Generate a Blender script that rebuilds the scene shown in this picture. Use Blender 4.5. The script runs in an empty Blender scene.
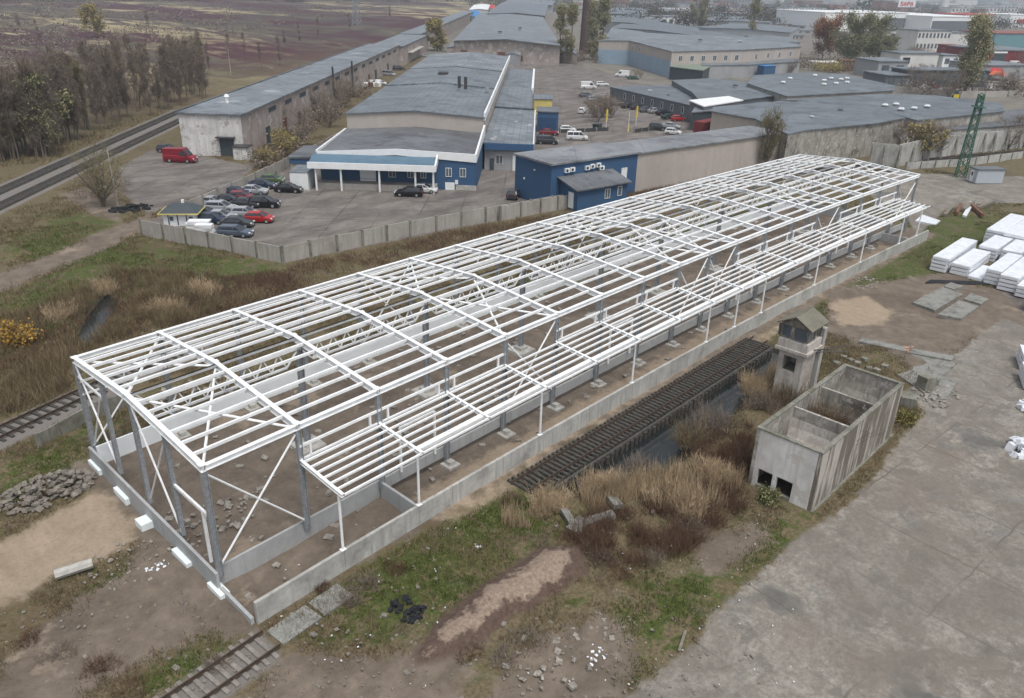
import bpy, math, random
import numpy as np
from mathutils import Vector, Matrix
random.seed(7); rng=np.random.default_rng(11)
S=bpy.context.scene; COL=S.collection
R=math.radians
# ------------------------------------------------------------------ measured camera
CF=789.0; YAW,PIT,ROL=R(43.28),R(24.96),R(1.56); CC=np.array([-14.63,-36.38,32.47])
_cy,_sy,_cp,_sp=math.cos(YAW),math.sin(YAW),math.cos(PIT),math.sin(PIT)
FW=np.array([_cy*_cp,_sy*_cp,-_sp]); _r=np.array([_sy,-_cy,0.]); _u=np.cross(_r,FW)
RT=math.cos(ROL)*_r+math.sin(ROL)*_u; UP=-math.sin(ROL)*_r+math.cos(ROL)*_u
def G(x,y,z=0.):
    d=FW+(x-512)/CF*RT-(y-349)/CF*UP
    return CC+d*((z-CC[2])/d[2])
def hgt(x,y,yt):
    p=G(x,y); lo,hi=0.,80.
    for _ in range(30):
        m=(lo+hi)/2; q=p+np.array([0,0,m])-CC
        if 349-CF*(q@UP)/(q@FW)>yt: lo=m
        else: hi=m
    return lo
cam=bpy.data.cameras.new('camera'); co=bpy.data.objects.new('camera',cam); COL.objects.link(co)
cam.sensor_fit='HORIZONTAL'; cam.sensor_width=36; cam.lens=36*CF/1024; cam.clip_start=.5; cam.clip_end=30000
m3=Matrix(((RT[0],UP[0],-FW[0]),(RT[1],UP[1],-FW[1]),(RT[2],UP[2],-FW[2])))
co.matrix_world=Matrix.Translation(Vector(CC))@m3.to_4x4()
S.camera=co
# ------------------------------------------------------------------ node helper
class NT:
    def __init__(s,name):
        s.m=bpy.data.materials.new(name); s.m.use_nodes=True; s.t=s.m.node_tree; s.n=s.t.nodes; s.l=s.t.links
        s.b=s.n['Principled BSDF']; s.b.inputs['Specular IOR Level'].default_value=.3
        g=s.n.new('ShaderNodeNewGeometry'); s.pos=g.outputs['Position']; s.isl=g.outputs['Random Per Island']; s.nrm=g.outputs['Normal']
    def set(s,i,v):
        if isinstance(v,bpy.types.NodeSocket): s.l.new(v,i)
        elif isinstance(v,(tuple,list)) and len(v)==3 and i.type=='RGBA': i.default_value=(*v,1)
        else: i.default_value=v
    def noise(s,scale,detail=4,rough=.6,vec=None,dist=0.,out='Fac'):
        n=s.n.new('ShaderNodeTexNoise'); n.inputs['Scale'].default_value=scale; n.inputs['Detail'].default_value=detail
        n.inputs['Roughness'].default_value=rough; n.inputs['Distortion'].default_value=dist
        s.l.new(vec or s.pos,n.inputs['Vector']); return n.outputs[out]
    def mp(s,sc=(1,1,1),rot=(0,0,0),vec=None,loc=(0,0,0)):
        n=s.n.new('ShaderNodeMapping'); n.inputs['Scale'].default_value=sc; n.inputs['Rotation'].default_value=rot; n.inputs['Location'].default_value=loc
        s.l.new(vec or s.pos,n.inputs['Vector']); return n.outputs[0]
    def vor(s,scale,vec=None,feature='DISTANCE_TO_EDGE',out='Distance',rand=1.):
        n=s.n.new('ShaderNodeTexVoronoi'); n.feature=feature; n.inputs['Scale'].default_value=scale; n.inputs['Randomness'].default_value=rand
        s.l.new(vec or s.pos,n.inputs['Vector']); return n.outputs[out]
    def mr(s,v,a,b,c=0.,d=1.,smooth=False):
        n=s.n.new('ShaderNodeMapRange'); n.interpolation_type='SMOOTHSTEP' if smooth else 'LINEAR'
        s.set(n.inputs[0],v)
        for i,x in enumerate((a,b,c,d)): s.set(n.inputs[1+i],x)
        return n.outputs[0]
    def math(s,op,a,b=0.):
        n=s.n.new('ShaderNodeMath'); n.operation=op; s.set(n.inputs[0],a); s.set(n.inputs[1],b); return n.outputs[0]
    def mix(s,f,a,b,bt='MIX'):
        n=s.n.new('ShaderNodeMix'); n.data_type='RGBA'; n.blend_type=bt
        s.set(n.inputs[0],f); s.set(n.inputs[6],a); s.set(n.inputs[7],b); return n.outputs[2]
    def attr(s,name):
        n=s.n.new('ShaderNodeAttribute'); n.attribute_name=name; return n.outputs['Fac']
    def sep(s,v=None):
        n=s.n.new('ShaderNodeSeparateXYZ'); s.l.new(v or s.pos,n.inputs[0]); return n.outputs
    def bump(s,h,dist=.05,str_=.5):
        n=s.n.new('ShaderNodeBump'); n.inputs['Distance'].default_value=dist; n.inputs['Strength'].default_value=str_
        s.set(n.inputs['Height'],h); s.l.new(n.outputs[0],s.b.inputs['Normal'])
    def fin(s,col,rough=.8,metal=0.,spec=None):
        s.set(s.b.inputs['Base Color'],col); s.set(s.b.inputs['Roughness'],rough); s.b.inputs['Metallic'].default_value=metal
        if spec is not None: s.set(s.b.inputs['Specular IOR Level'],spec)
        return s.m
def t_c(c): return c
def vmul(c,k): return tuple(min(1,x*k) for x in c)
def plain(name,c,rough=.6,metal=0.,var=.18,sc=1.5,spec=.3):
    t=NT(name); f=t.mr(t.noise(sc,5,.65),.3,.7)
    return t.fin(t.mix(f,vmul(c,1-var),vmul(c,1+var)),rough,metal,spec)
def streaky(name,c,dark,amt=.5,sc=1.,rough=.85,extra=None):
    "vertical rain streaks, stains and panel grime on a wall"
    t=NT(name)
    st=t.mr(t.noise(1.,5,.7,t.mp((2.2*sc,2.2*sc,.16*sc))),.42,.72)
    bl=t.mr(t.noise(.35*sc,5,.7),.4,.68)
    f=t.math('MULTIPLY',t.math('MAXIMUM',st,bl),amt)
    base=t.mix(t.noise(3*sc,4),vmul(c,.9),vmul(c,1.08))
    col=t.mix(f,base,dark)
    if extra:
        e=t.mr(t.noise(.9*sc,5,.7,t.mp(loc=(7,3,1))),.56,.6); col=t.mix(e,col,extra)
    t.bump(t.noise(8,4),.02,.4)
    return t.fin(col,rough)
def roofmat(name,c,ang,pitch=1.0,light=None,rough=.55,seam=.35):
    "bitumen or sheet roofing: strips along one direction, patches, ponding stains"
    t=NT(name); v=t.mp((1,1,1),(0,0,-ang))
    x=t.sep(v)
    fr=t.math('FRACT',t.math('MULTIPLY',x[0],1/pitch)); ln=t.math('MULTIPLY',t.math('LESS_THAN',fr,.08),seam)
    fr2=t.math('FRACT',t.math('MULTIPLY',x[1],1/12.)); ln2=t.math('MULTIPLY',t.math('LESS_THAN',fr2,.02),seam)
    st=t.noise(1,4,.6,t.mp((.5,.06,1),(0,0,-ang)))
    big=t.noise(.09,5,.7); 
    col=t.mix(t.mr(st,.3,.7),vmul(c,.78),vmul(c,1.2))
    col=t.mix(t.mr(big,.42,.62),col,vmul(c,1.55)); col=t.mix(t.mr(t.noise(1,5,.7,t.mp((.9,.05,1),(0,0,-ang),loc=(4,8,0))),.55,.7,0,.6),col,vmul(c,1.8))
    col=t.mix(t.mr(t.noise(.25,5,.75,t.mp(loc=(31,5,0))),.52,.62,0,.65),col,vmul(c,.55)); col=t.mix(t.mr(t.noise(.5,4,.6,t.mp(loc=(71,5,0))),.62,.64,0,.5),col,vmul(c,1.9))
    if light: col=t.mix(t.mr(t.noise(.12,3,.6,t.mp(loc=(9,11,0))),.64,.66),col,light)
    col=t.mix(t.math('MAXIMUM',ln,ln2),t.mix(.12,vmul(c,0.),col,'MIX') if 0 else col,vmul(c,.4))
    return t.fin(col,t.mr(big,.3,.7,rough-.15,rough+.15),0,.5)
def corrug(name,c,ang,pitch=.25,rough=.5):
    t=NT(name); v=t.mp((1,1,1),(0,0,-ang)); x=t.sep(v)
    fr=t.math('PINGPONG',t.math('MULTIPLY',x[0],1/pitch),.5)
    d=t.noise(.6,4,.7)
    t.bump(fr,.06,.8)
    return t.fin(t.mix(t.mr(fr,0,.5),t.mix(t.mr(d,.35,.7),vmul(c,.5),vmul(c,.8)),t.mix(t.mr(d,.35,.7),vmul(c,.9),vmul(c,1.5))),rough)
M={}
M['white_steel']=plain('white_steel',(.83,.845,.85),.45,0,.12,1.3)
M['grey_steel']=plain('grey_steel',(.33,.35,.37),.5,.3,.25,4)
M['dark_steel']=plain('dark_steel',(.07,.07,.075),.5,.3,.2)
M['concrete_new']=streaky('concrete_new',(.43,.44,.44),(.27,.28,.28),.75,.9)
M['concrete_wall']=streaky('concrete_wall',(.52,.52,.49),(.22,.215,.2),.9,1.1)
M['concrete_old']=streaky('concrete_old',(.42,.40,.36),(.10,.09,.075),.9,1.2,extra=(.46,.43,.39))
M['concrete_fence']=streaky('concrete_fence',(.42,.40,.37),(.2,.18,.15),.7,.8)
M['concrete_moss']=streaky('concrete_moss',(.28,.27,.24),(.08,.085,.05),.9,2)
M['pad']=plain('pad',(.42,.41,.38),.9,0,.25,2)
M['foam']=plain('foam',(.78,.85,.86),.7,0,.03)
M['panel_white']=plain('panel_white',(.84,.88,.90),.5,0,.04,.5)
M['white_paint']=streaky('white_paint',(.70,.70,.68),(.33,.31,.29),.8,.7,extra=(.36,.33,.31))
M['brick_pale']=streaky('brick_pale',(.43,.375,.345),(.24,.2,.18),.8,.5,extra=(.50,.47,.45))
M['beige_wall']=streaky('beige_wall',(.47,.425,.385),(.33,.29,.26),.6,.4)
M['blue_wall']=streaky('blue_wall',(.04,.105,.215),(.06,.09,.14),.5,.6)
M['blue_dark']=plain('blue_dark',(.03,.075,.155),.5,0,.15,.4)
M['lightblue_wall']=plain('lightblue_wall',(.27,.36,.45),.6,0,.08,.3)
M['white_trim']=plain('white_trim',(.78,.80,.80),.5,0,.06,.7)
M['yellow_trim']=plain('yellow_trim',(.62,.52,.18),.5,0,.1)
M['roof_a']=roofmat('roof_a',(.125,.143,.16),R(-48),1.3,None,.5,.6)
M['roof_b']=roofmat('roof_b',(.145,.163,.18),R(-48),1.4,(.34,.36,.38),.5,.6)
M['roof_c']=roofmat('roof_c',(.105,.113,.122),R(-9),1.1)
M['roof_d']=roofmat('roof_d',(.11,.127,.143),R(-15),2.0,None,.5,.7)
M['roof_e']=roofmat('roof_e',(.17,.18,.19),R(42),1.0)
M['roof_blue']=plain('roof_blue',(.10,.17,.235),.5,0,.2,.3)
M['roof_green']=plain('roof_green',(.20,.24,.19),.6,0,.2,.4)
M['grey_wall']=plain('grey_wall',(.135,.15,.165),.6,0,.06,.3)
M['dark_wall']=plain('dark_wall',(.06,.075,.085),.6,0,.1,.3)
M['grey_light_wall']=streaky('grey_light_wall',(.36,.37,.38),(.22,.22,.22),.5,.5)
M['red_sheet']=plain('red_sheet',(.19,.035,.035),.6,0,.25,.6)
M['rust']=plain('rust',(.17,.085,.055),.85,0,.35,1.5)
M['glass']=plain('glass',(.03,.035,.045),.12,0,.1,1,.7)
M['pane']=plain('pane',(.10,.12,.14),.2,0,.3,.7,.7)
M['tyre']=plain('tyre',(.02,.02,.02),.85)
M['rim']=plain('rim',(.42,.43,.44),.4,.6)
M['lamp_white']=plain('lamp_white',(.7,.72,.72),.2)
M['lamp_red']=plain('lamp_red',(.35,.02,.02),.3)
M['plate']=plain('plate',(.7,.7,.68),.5)
M['rail']=plain('rail',(.10,.075,.06),.55,.4,.3,3)
M['rail_shine']=plain('rail_shine',(.24,.23,.22),.4,.5,.2,3)
M['sleeper']=plain('sleeper',(.07,.066,.058),.95,0,.4,3)
M['sleeper_c']=plain('sleeper_c',(.23,.21,.19),.95,0,.3,3)
M['ballast']=plain('ballast',(.2,.185,.175),.95,0,.45,2.5)
M['wood_old']=plain('wood_old',(.19,.17,.14),.9,0,.4,3)
M['wrap']=plain('wrap',(.72,.75,.79),.35,0,.14,1.2)
M['bark']=plain('bark',(.15,.125,.105),.95,0,.3,4)
M['bark_pale']=plain('bark_pale',(.15,.13,.105),.95,0,.3,4)
M['green_paint']=plain('green_paint',(.05,.135,.09),.5)
M['yellow']=plain('yellow',(.62,.47,.03),.5)
M['orange']=plain('orange',(.62,.13,.05),.6)
M['blue_tarp']=plain('blue_tarp',(.04,.22,.5),.6)
M['black_rubbish']=plain('black_rubbish',(.02,.022,.026),.8,0,.5,5)
M['chimney_brick']=plain('chimney_brick',(.085,.06,.05),.9,0,.2,.5)
M['teal']=plain('teal',(.14,.27,.30),.6)
M['red_roof']=plain('red_roof',(.24,.09,.075),.7)
M['city_pale']=plain('city_pale',(.6,.6,.58),.8,0,.1,.1)
M['city_grey']=plain('city_grey',(.26,.27,.28),.8,0,.1,.1)
M['city_brick']=plain('city_brick',(.26,.13,.10),.8,0,.1,.1)
M['sign_red']=plain('sign_red',(.5,.03,.03),.5)
def leafmat(name,c1,c2,rough=.9):
    t=NT(name); f=t.isl; n=t.noise(.6,3)
    col=t.mix(f,c1,c2); col=t.mix(t.mr(n,.35,.7,0,.5),col,vmul(c1,.6))
    return t.fin(col,rough,0,.1)
M['twig']=leafmat('twig',(.16,.13,.105),(.33,.275,.225))
M['twig_green']=leafmat('twig_green',(.17,.155,.09),(.27,.24,.13))
M['leaf_green']=leafmat('leaf_green',(.17,.175,.09),(.30,.29,.165))
M['leaf_poplar']=leafmat('leaf_poplar',(.24,.235,.13),(.42,.39,.23))
M['leaf_yellow']=leafmat('leaf_yellow',(.26,.215,.085),(.40,.33,.14))
M['leaf_orange']=leafmat('leaf_orange',(.30,.18,.03),(.50,.32,.08))
M['leaf_rust']=leafmat('leaf_rust',(.25,.125,.06),(.38,.2,.10))
M['leaf_dark']=leafmat('leaf_dark',(.035,.05,.025),(.06,.075,.035))
M['grass_blade']=leafmat('grass_blade',(.045,.065,.015),(.16,.165,.05))
M['dry_blade']=leafmat('dry_blade',(.10,.08,.045),(.28,.215,.13))
M['reed_blade']=leafmat('reed_blade',(.36,.27,.17),(.62,.49,.33))
M['bramble']=leafmat('bramble',(.085,.05,.035),(.21,.135,.09))
M['straw_tan']=leafmat('straw_tan',(.12,.095,.055),(.31,.24,.145))
# ------------------------------------------------------------------ mesh collector
class MB:
    def __init__(s): s.v=[]; s.f=[]
    def add(s,vs,fs):
        o=len(s.v); s.v+= [tuple(map(float,p)) for p in vs]; s.f+=[tuple(i+o for i in f) for f in fs]; return s
    def box(s,x0,x1,y0,y1,z0,z1,tw=0.,td=0.):
        return s.add([(x0,y0,z0),(x1,y0,z0),(x1,y1,z0),(x0,y1,z0),(x0+tw,y0+td,z1),(x1-tw,y0+td,z1),(x1-tw,y1-td,z1),(x0+tw,y1-td,z1)],
            [(0,3,2,1),(4,5,6,7),(0,1,5,4),(1,2,6,5),(2,3,7,6),(3,0,4,7)])
    def cbox(s,c,sz,rz=0.,tilt=0.,jit=0.):
        hx,hy,hz=[a/2 for a in sz]; m=Matrix.Rotation(rz,3,'Z')@Matrix.Rotation(tilt,3,'X'); vs=[]
        for a,b,d in ((-1,-1,-1),(1,-1,-1),(1,1,-1),(-1,1,-1),(-1,-1,1),(1,-1,1),(1,1,1),(-1,1,1)):
            p=m@Vector((a*hx,b*hy,d*hz))
            if jit: p+=Vector([random.uniform(-jit,jit) for _ in range(3)])
            vs.append((p.x+c[0],p.y+c[1],p.z+c[2]))
        return s.add(vs,[(0,3,2,1),(4,5,6,7),(0,1,5,4),(1,2,6,5),(2,3,7,6),(3,0,4,7)])
    def beam(s,p,q,w,h,up=(0,0,1)):
        p=Vector(p);q=Vector(q);d=(q-p).normalized(); u=Vector(up)
        if abs(d.dot(u))>.97: u=Vector((1,0,0))
        a=d.cross(u).normalized()*w/2; b=a.cross(d).normalized()*h/2
        vs=[p-a-b,p+a-b,p+a+b,p-a+b,q-a-b,q+a-b,q+a+b,q-a+b]
        return s.add(vs,[(0,1,2,3),(4,7,6,5),(0,4,5,1),(1,5,6,2),(2,6,7,3),(3,7,4,0)])
    def ibeam(s,p,q,w,h,t=.03,up=(0,0,1)):
        p=Vector(p);q=Vector(q);d=(q-p).normalized(); u=Vector(up)
        if abs(d.dot(u))>.97: u=Vector((1,0,0))
        a=d.cross(u).normalized(); b=a.cross(d).normalized()
        s.beam(p+b*(h/2-t/2),q+b*(h/2-t/2),w,t,up); s.beam(p-b*(h/2-t/2),q-b*(h/2-t/2),w,t,up)
        return s.beam(p,q,t,h-2*t,up)
    def tube(s,pts,rs,n=5,cap=True):
        o=len(s.v); k=len(pts)
        for i,p in enumerate(pts):
            p=Vector(p); d=(Vector(pts[min(i+1,k-1)])-Vector(pts[max(i-1,0)])).normalized()
            u=Vector((0,0,1)) if abs(d.z)<.95 else Vector((1,0,0)); a=d.cross(u).normalized(); b=a.cross(d)
            for j in range(n):
                t=2*math.pi*j/n; q=p+(a*math.cos(t)+b*math.sin(t))*rs[i]; s.v.append((q.x,q.y,q.z))
        for i in range(k-1):
            for j in range(n): s.f.append((o+i*n+j,o+i*n+(j+1)%n,o+(i+1)*n+(j+1)%n,o+(i+1)*n+j))
        if cap: s.f.append(tuple(o+j for j in range(n))[::-1]); s.f.append(tuple(o+(k-1)*n+j for j in range(n)))
        return s
    def prism(s,poly,z0,z1):
        "poly: list of xy (ccw); z1 number or list"
        n=len(poly); zs=z1 if isinstance(z1,(list,tuple)) else [z1]*n; zb=z0 if isinstance(z0,(list,tuple)) else [z0]*n
        vs=[(p[0],p[1],zb[i]) for i,p in enumerate(poly)]+[(p[0],p[1],zs[i]) for i,p in enumerate(poly)]
        return s.add(vs,[tuple(range(n))[::-1],tuple(range(n,2*n))]+[(i,(i+1)%n,n+(i+1)%n,n+i) for i in range(n)])
    def quadw(s,x0,x1,z0,z1,y,t=.05):
        return s.box(x0,x1,y-t,y,z0,z1)
def link(name,mesh,parent=None):
    o=bpy.data.objects.new(name,mesh); COL.objects.link(o)
    if parent is not None: o.parent=parent
    return o
def obj(name,mb,mat,parent=None,off=None,smooth=False):
    "off: subtract (world coordinates given, parent sits at off)"
    me=bpy.data.meshes.new(name); v=mb.v
    if off is not None: v=[(a-off[0],b-off[1],c-off[2]) for a,b,c in v]
    me.from_pydata(v,[],mb.f); me.update()
    me.materials.append(M[mat] if isinstance(mat,str) else mat)
    if smooth: me.polygons.foreach_set('use_smooth',[True]*len(me.polygons))
    return link(name,me,parent)
def tag(o,label=None,cat=None,group=None,kind=None):
    if label: o['label']=label
    if cat: o['category']=cat
    if group: o['group']=group
    if kind: o['kind']=kind
    return o
def thing(name,label,cat,loc=(0,0,0),rz=0.,group=None):
    o=bpy.data.objects.new(name,None); COL.objects.link(o); o.location=Vector(tuple(map(float,loc))); o.rotation_euler=(0,0,rz); o.empty_display_size=.3
    return tag(o,label,cat,group)
def copy_tree(o,parent=None,label=None,loc=None,rz=None,scale=None):
    c=o.copy(); COL.objects.link(c); c.parent=parent
    if label: c['label']=label
    if loc is not None: c.location=loc
    if rz is not None: c.rotation_euler=(0,0,rz)
    if scale is not None: c.scale=scale
    for ch in list(o.children): copy_tree(ch,c)
    return c
def npmesh(name,V,Fq,mat,kind=None,label=None,cat=None,k=4):
    me=bpy.data.meshes.new(name); nv=len(V); nf=len(Fq)
    me.vertices.add(nv); me.vertices.foreach_set('co',np.asarray(V,np.float32).ravel())
    me.loops.add(nf*k); me.loops.foreach_set('vertex_index',np.asarray(Fq,np.int32).ravel())
    me.polygons.add(nf); me.polygons.foreach_set('loop_start',np.arange(0,nf*k,k,dtype=np.int32)); me.polygons.foreach_set('loop_total',np.full(nf,k,np.int32))
    me.update(calc_edges=True); me.materials.append(M[mat] if isinstance(mat,str) else mat)
    return tag(link(name,me),label,cat,None,kind)
# ------------------------------------------------------------------ light
w=bpy.data.worlds.new('World'); S.world=w; w.use_nodes=True; nt=w.node_tree
sky=nt.nodes.new('ShaderNodeTexSky'); sky.sky_type='NISHITA'; sky.sun_disc=False; sky.sun_elevation=R(66); sky.sun_rotation=R(200); sky.dust_density=4; sky.air_density=1.; sky.ozone_density=1
hs=nt.nodes.new('ShaderNodeHueSaturation'); hs.inputs['Saturation'].default_value=.34
nt.links.new(sky.outputs[0],hs.inputs['Color']); nt.links.new(hs.outputs[0],nt.nodes['Background'].inputs[0]); nt.nodes['Background'].inputs[1].default_value=.13
sl=bpy.data.lights.new('sun','SUN'); sl.energy=1.45; sl.angle=R(16); sl.color=(1,.975,.94); so=bpy.data.objects.new('sun',sl); COL.objects.link(so)
az=R(90-200); so.rotation_euler=Vector((math.cos(az)*math.cos(R(66)),math.sin(az)*math.cos(R(66)),math.sin(R(66)))).to_track_quat('Z','Y').to_euler()
S.view_settings.view_transform='Standard'; S.view_settings.look='None'; S.view_settings.gamma=1; S.view_settings.exposure=.24; S.view_settings.use_curve_mapping=False
S.cycles.max_bounces=5; S.cycles.diffuse_bounces=3; S.cycles.volume_bounces=1; S.cycles.transparent_max_bounces=8
S.cycles.volume_step_rate=10; S.cycles.volume_max_steps=64

t=NT('concrete_stained')
st=t.mr(t.noise(1.,5,.7,t.mp((1.1,1.1,.10))),.47,.56); col=t.mix(t.noise(3,5),(.13,.115,.095),(.21,.185,.155)); col=t.mix(st,col,t.mix(t.noise(2,4),(.40,.37,.33),(.50,.47,.43)))
col=t.mix(t.mr(t.noise(1.,5,.7,t.mp((2.5,2.5,.2))),.55,.7,0,.8),col,(.09,.075,.06)); t.bump(t.noise(8,4),.02,.4); M['concrete_stained']=t.fin(col,.9)
t=NT('wrap_print'); w1=t.vor(3.,t.mp((1,1,4)),'F1','Distance'); col=t.mix(t.mr(w1,.25,.3,.35,0),(.74,.76,.79),(.42,.47,.52)); M['wrap_print']=t.fin(col,.4)

M['whitewash']=streaky('whitewash',(.74,.74,.72),(.40,.38,.35),.75,.8,extra=(.55,.52,.48))
M['tower_concrete']=streaky('tower_concrete',(.60,.57,.53),(.26,.22,.18),.85,1.2,extra=(.42,.38,.34))
M['tower_sheet']=corrug('tower_sheet',(.20,.19,.15),0,.25,.9)
M['slab_top']=streaky('slab_top',(.30,.30,.28),(.10,.10,.085),.9,3.)
HAZE=.00023
# ------------------------------------------------------------------ ground
def poly_sd(poly,X,Y):
    "signed distance, positive inside"
    p=np.array(poly,float); n=len(p); d=np.full(X.shape,1e9); ins=np.zeros(X.shape,bool)
    for i in range(n):
        a=p[i]; b=p[(i+1)%n]; e=b-a; wx=X-a[0]; wy=Y-a[1]
        t=np.clip((wx*e[0]+wy*e[1])/(e@e+1e-9),0,1); d=np.minimum(d,(wx-e[0]*t)**2+(wy-e[1]*t)**2)
        c=((a[1]<=Y)&(b[1]>Y))|((b[1]<=Y)&(a[1]>Y))
        xi=a[0]+(Y-a[1])/(b[1]-a[1]+1e-12)*e[0]; ins^=c&(X<xi)
    d=np.sqrt(d); return np.where(ins,d,-d)
def gp(*pts): return [tuple(G(x,y)[:2]) for x,y in pts]
def rect(u0,u1,v0,v1): return [(u0,v0),(u1,v0),(u1,v1),(u0,v1)]
REG={
 'conc':[gp((560,760),(625,698),(700,640),(712,616),(760,572),(800,536),(838,512),(872,480),(905,432),(925,412),(905,392),(935,372),(962,350),(985,330),(1005,318),(1030,330),(1200,420),(1500,800)),
         gp((868,172),(1000,176),(1200,180),(1200,200),(1024,203),(985,203),(945,210),(925,228),(918,236),(905,215),(870,195))],
 'asph':[ gp((140,226),(205,196),(300,160),(330,158),(345,150),(535,140),(522,190),(573,206),(283,263)),
         gp((118,168),(150,150),(180,150),(245,165),(262,160),(240,180),(200,195),(150,214),(135,205),(120,190)),
         gp((518,190),(470,150),(510,52),(545,50),(600,70),(700,105),(720,130),(640,150),(560,160)),
         gp((1000,290),(1024,275),(1200,240),(1200,420),(1040,330))],
 'town':[gp((470,148),(420,52),(400,60),(466,16),(520,-2),(700,-4),(1100,3),(1400,30),(1400,110),(1000,118),(870,140),(700,150))],
 'sand':[[(13,-3.5),(13,-.6),(56,.6),(100,-.2),(100,-3.3),(56,-2.2)],gp((-140,640),(-120,575),(0,540),(60,508),(100,490),(135,520),(128,550),(60,568),(20,600)),
         gp((828,302),(866,297),(893,311),(882,326),(842,324)),
         rect(14,62,-4.7,-3.9)] ,
 'dirt':[gp((870,302),(905,288),(940,282),(1005,290),(1200,420),(1005,322),(962,352),(935,375),(920,385),(905,368),(880,350),(850,347),(842,335),(862,318)), rect(-1.5,112,-3.8,19.5), gp((88,440),(135,540),(120,580),(160,600),(205,640),(260,640),(225,560)),
         gp((20,640),(90,590),(150,560),(210,600),(215,640),(160,655),(100,690),(60,760),(-60,760)),
         gp((225,720),(290,650),(380,652),(440,645),(475,610),(520,570),(545,560),(500,620),(470,660),(440,760),(230,760)),
         gp((470,720),(520,650),(600,610),(640,640),(630,700),(600,740)),
         gp((700,540),(760,520),(770,545),(720,575),(690,570)),
         gp((0,272),(70,245),(150,213),(162,222),(90,258),(0,292),(-200,370),(-200,345)),
         gp((830,290),(960,270),(985,300),(900,330),(860,345),(820,330)),
         gp((190,240),(120,225),(118,180),(60,195),(90,215))],
 'red':[gp((408,668),(438,618),(495,580),(540,550),(584,548),(588,575),(548,602),(500,628),(468,656))],
 'ball':[],
 'trench':[[(20.5,-4.5),(30,-4.4),(45,-3.9),(56,-3.6),(57.5,-7.2),(48,-9.0),(40,-10),(32,-10.8),(25,-9.8)]],
 'brook':[gp((75,330),(92,300),(112,284),(118,300),(100,335),(70,350))],
 'green':[gp((130,700),(210,612),(250,650),(190,700)), gp((320,640),(320,590),(500,490),(600,500),(520,560),(430,630)), gp((600,690),(640,600),(690,560),(800,520),(790,545),(700,620),(640,650)),
          gp((760,350),(900,230),(940,215),(1000,215),(1000,250),(930,280),(850,300)), gp((0,250),(60,215),(130,215),(60,265)), gp((0,300),(120,235),(290,268),(220,290),(100,300),(0,360)), gp((450,300),(600,262),(800,190),(700,250),(500,330)), gp((0,470),(60,440),(110,420),(100,450),(60,470),(0,500)), gp((130,600),(150,545),(110,575),(50,640))],
}
# railway beds (world)
tA=[G(-200,292)[:2],G(176,118)[:2]]
dA=(tA[1]-tA[0])/np.linalg.norm(tA[1]-tA[0]); tA=[tA[0],tA[1]+dA*12]; nA=np.array([-dA[1],dA[0]])
REG['ball'].append([tuple(tA[0]+nA*-4.5),tuple(tA[1]+nA*-4.5),tuple(tA[1]+nA*5),tuple(tA[0]+nA*5)])
REG['ball'].append([(-60,7.0),(16,31.6),(15,35),(-62,11)]); REG['ball'].append([(-40,-11),(-.2,-7.),(-.2,-4.3),(-40,-8.)]); _a=G(880,165)[:2];_b=G(1024,152)[:2];_d=(_b-_a)/np.linalg.norm(_b-_a);_n=np.array([-_d[1],_d[0]]); REG['ball'].append([tuple(_a-_d*30-_n*1.9),tuple(_b+_d*60-_n*1.9),tuple(_b+_d*60+_n*1.9),tuple(_a-_d*30+_n*1.9)])
def axis(segs):
    out=[]
    for a,b,st in segs: out+=list(np.arange(a,b,st))
    return np.array(out+[segs[-1][1]])
ux=axis([(-9000,-1500,1500),(-1500,-300,150),(-300,-60,12),(-60,-24,3),(-24,78,.6),(78,140,1.5),(140,300,5),(300,900,25),(900,3000,150),(3000,12000,1500)])
vy=axis([(-9000,-1500,1500),(-1500,-200,130),(-200,-60,10),(-60,-40,2),(-40,36,.6),(36,110,1.5),(110,300,5),(300,900,25),(900,3000,150),(3000,12000,1500)])
X,Y=np.meshgrid(ux,vy,indexing='ij'); X=X.ravel();Y=Y.ravel()
SD={k:np.max([poly_sd(p,X,Y) for p in v],axis=0) for k,v in REG.items()}
def vnoise(X,Y,sc,seed):
    r=np.random.default_rng(seed); T=r.random((256,256)); x=X/sc; y=Y/sc; xi=np.floor(x).astype(int); yi=np.floor(y).astype(int); fx=x-xi; fy=y-yi
    fx=fx*fx*(3-2*fx); fy=fy*fy*(3-2*fy)
    g=lambda a,b:T[(xi+a)%256,(yi+b)%256]
    return (g(0,0)*(1-fx)+g(1,0)*fx)*(1-fy)+(g(0,1)*(1-fx)+g(1,1)*fx)*fy
def ground_z(X,Y,sd):
    hard=np.maximum.reduce([sd['conc'],sd['asph'],sd['town'],sd['ball'],poly_sd(rect(-1.5,112,-4.6,19.5),X,Y),poly_sd(rect(30,49,-22,-9),X,Y)])
    soft=np.clip(-hard/2.5,0,1)
    n=(vnoise(X,Y,7,1)-.4)*.5+(vnoise(X,Y,2.3,2)-.5)*.28+(vnoise(X,Y,.9,3)-.5)*.12
    z=soft*n
    z+=np.clip(sd['red']/2.4,0,1)**.8*(.75+.5*vnoise(X,Y,1.7,77))
    z-=np.clip((sd['trench']+.6)/1.6,0,1)*1.9
    z-=np.clip((sd['brook']+.6)/2.,0,1)*1.2
    z+=(poly_sd(rect(-1.5,109,-3.6,18.2),X,Y)>0.3)*((vnoise(X,Y,3,5)-.5)*.25+(vnoise(X,Y,.9,6)-.5)*.15)
    return z
Z=ground_z(X,Y,SD)
nx,ny=len(ux),len(vy); idx=np.arange(nx*ny).reshape(nx,ny)
Fq=np.stack([idx[:-1,:-1],idx[1:,:-1],idx[1:,1:],idx[:-1,1:]],-1).reshape(-1,4)
t=NT('ground_mat')
A={k:t.attr('sd_'+k) for k in SD}
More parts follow.
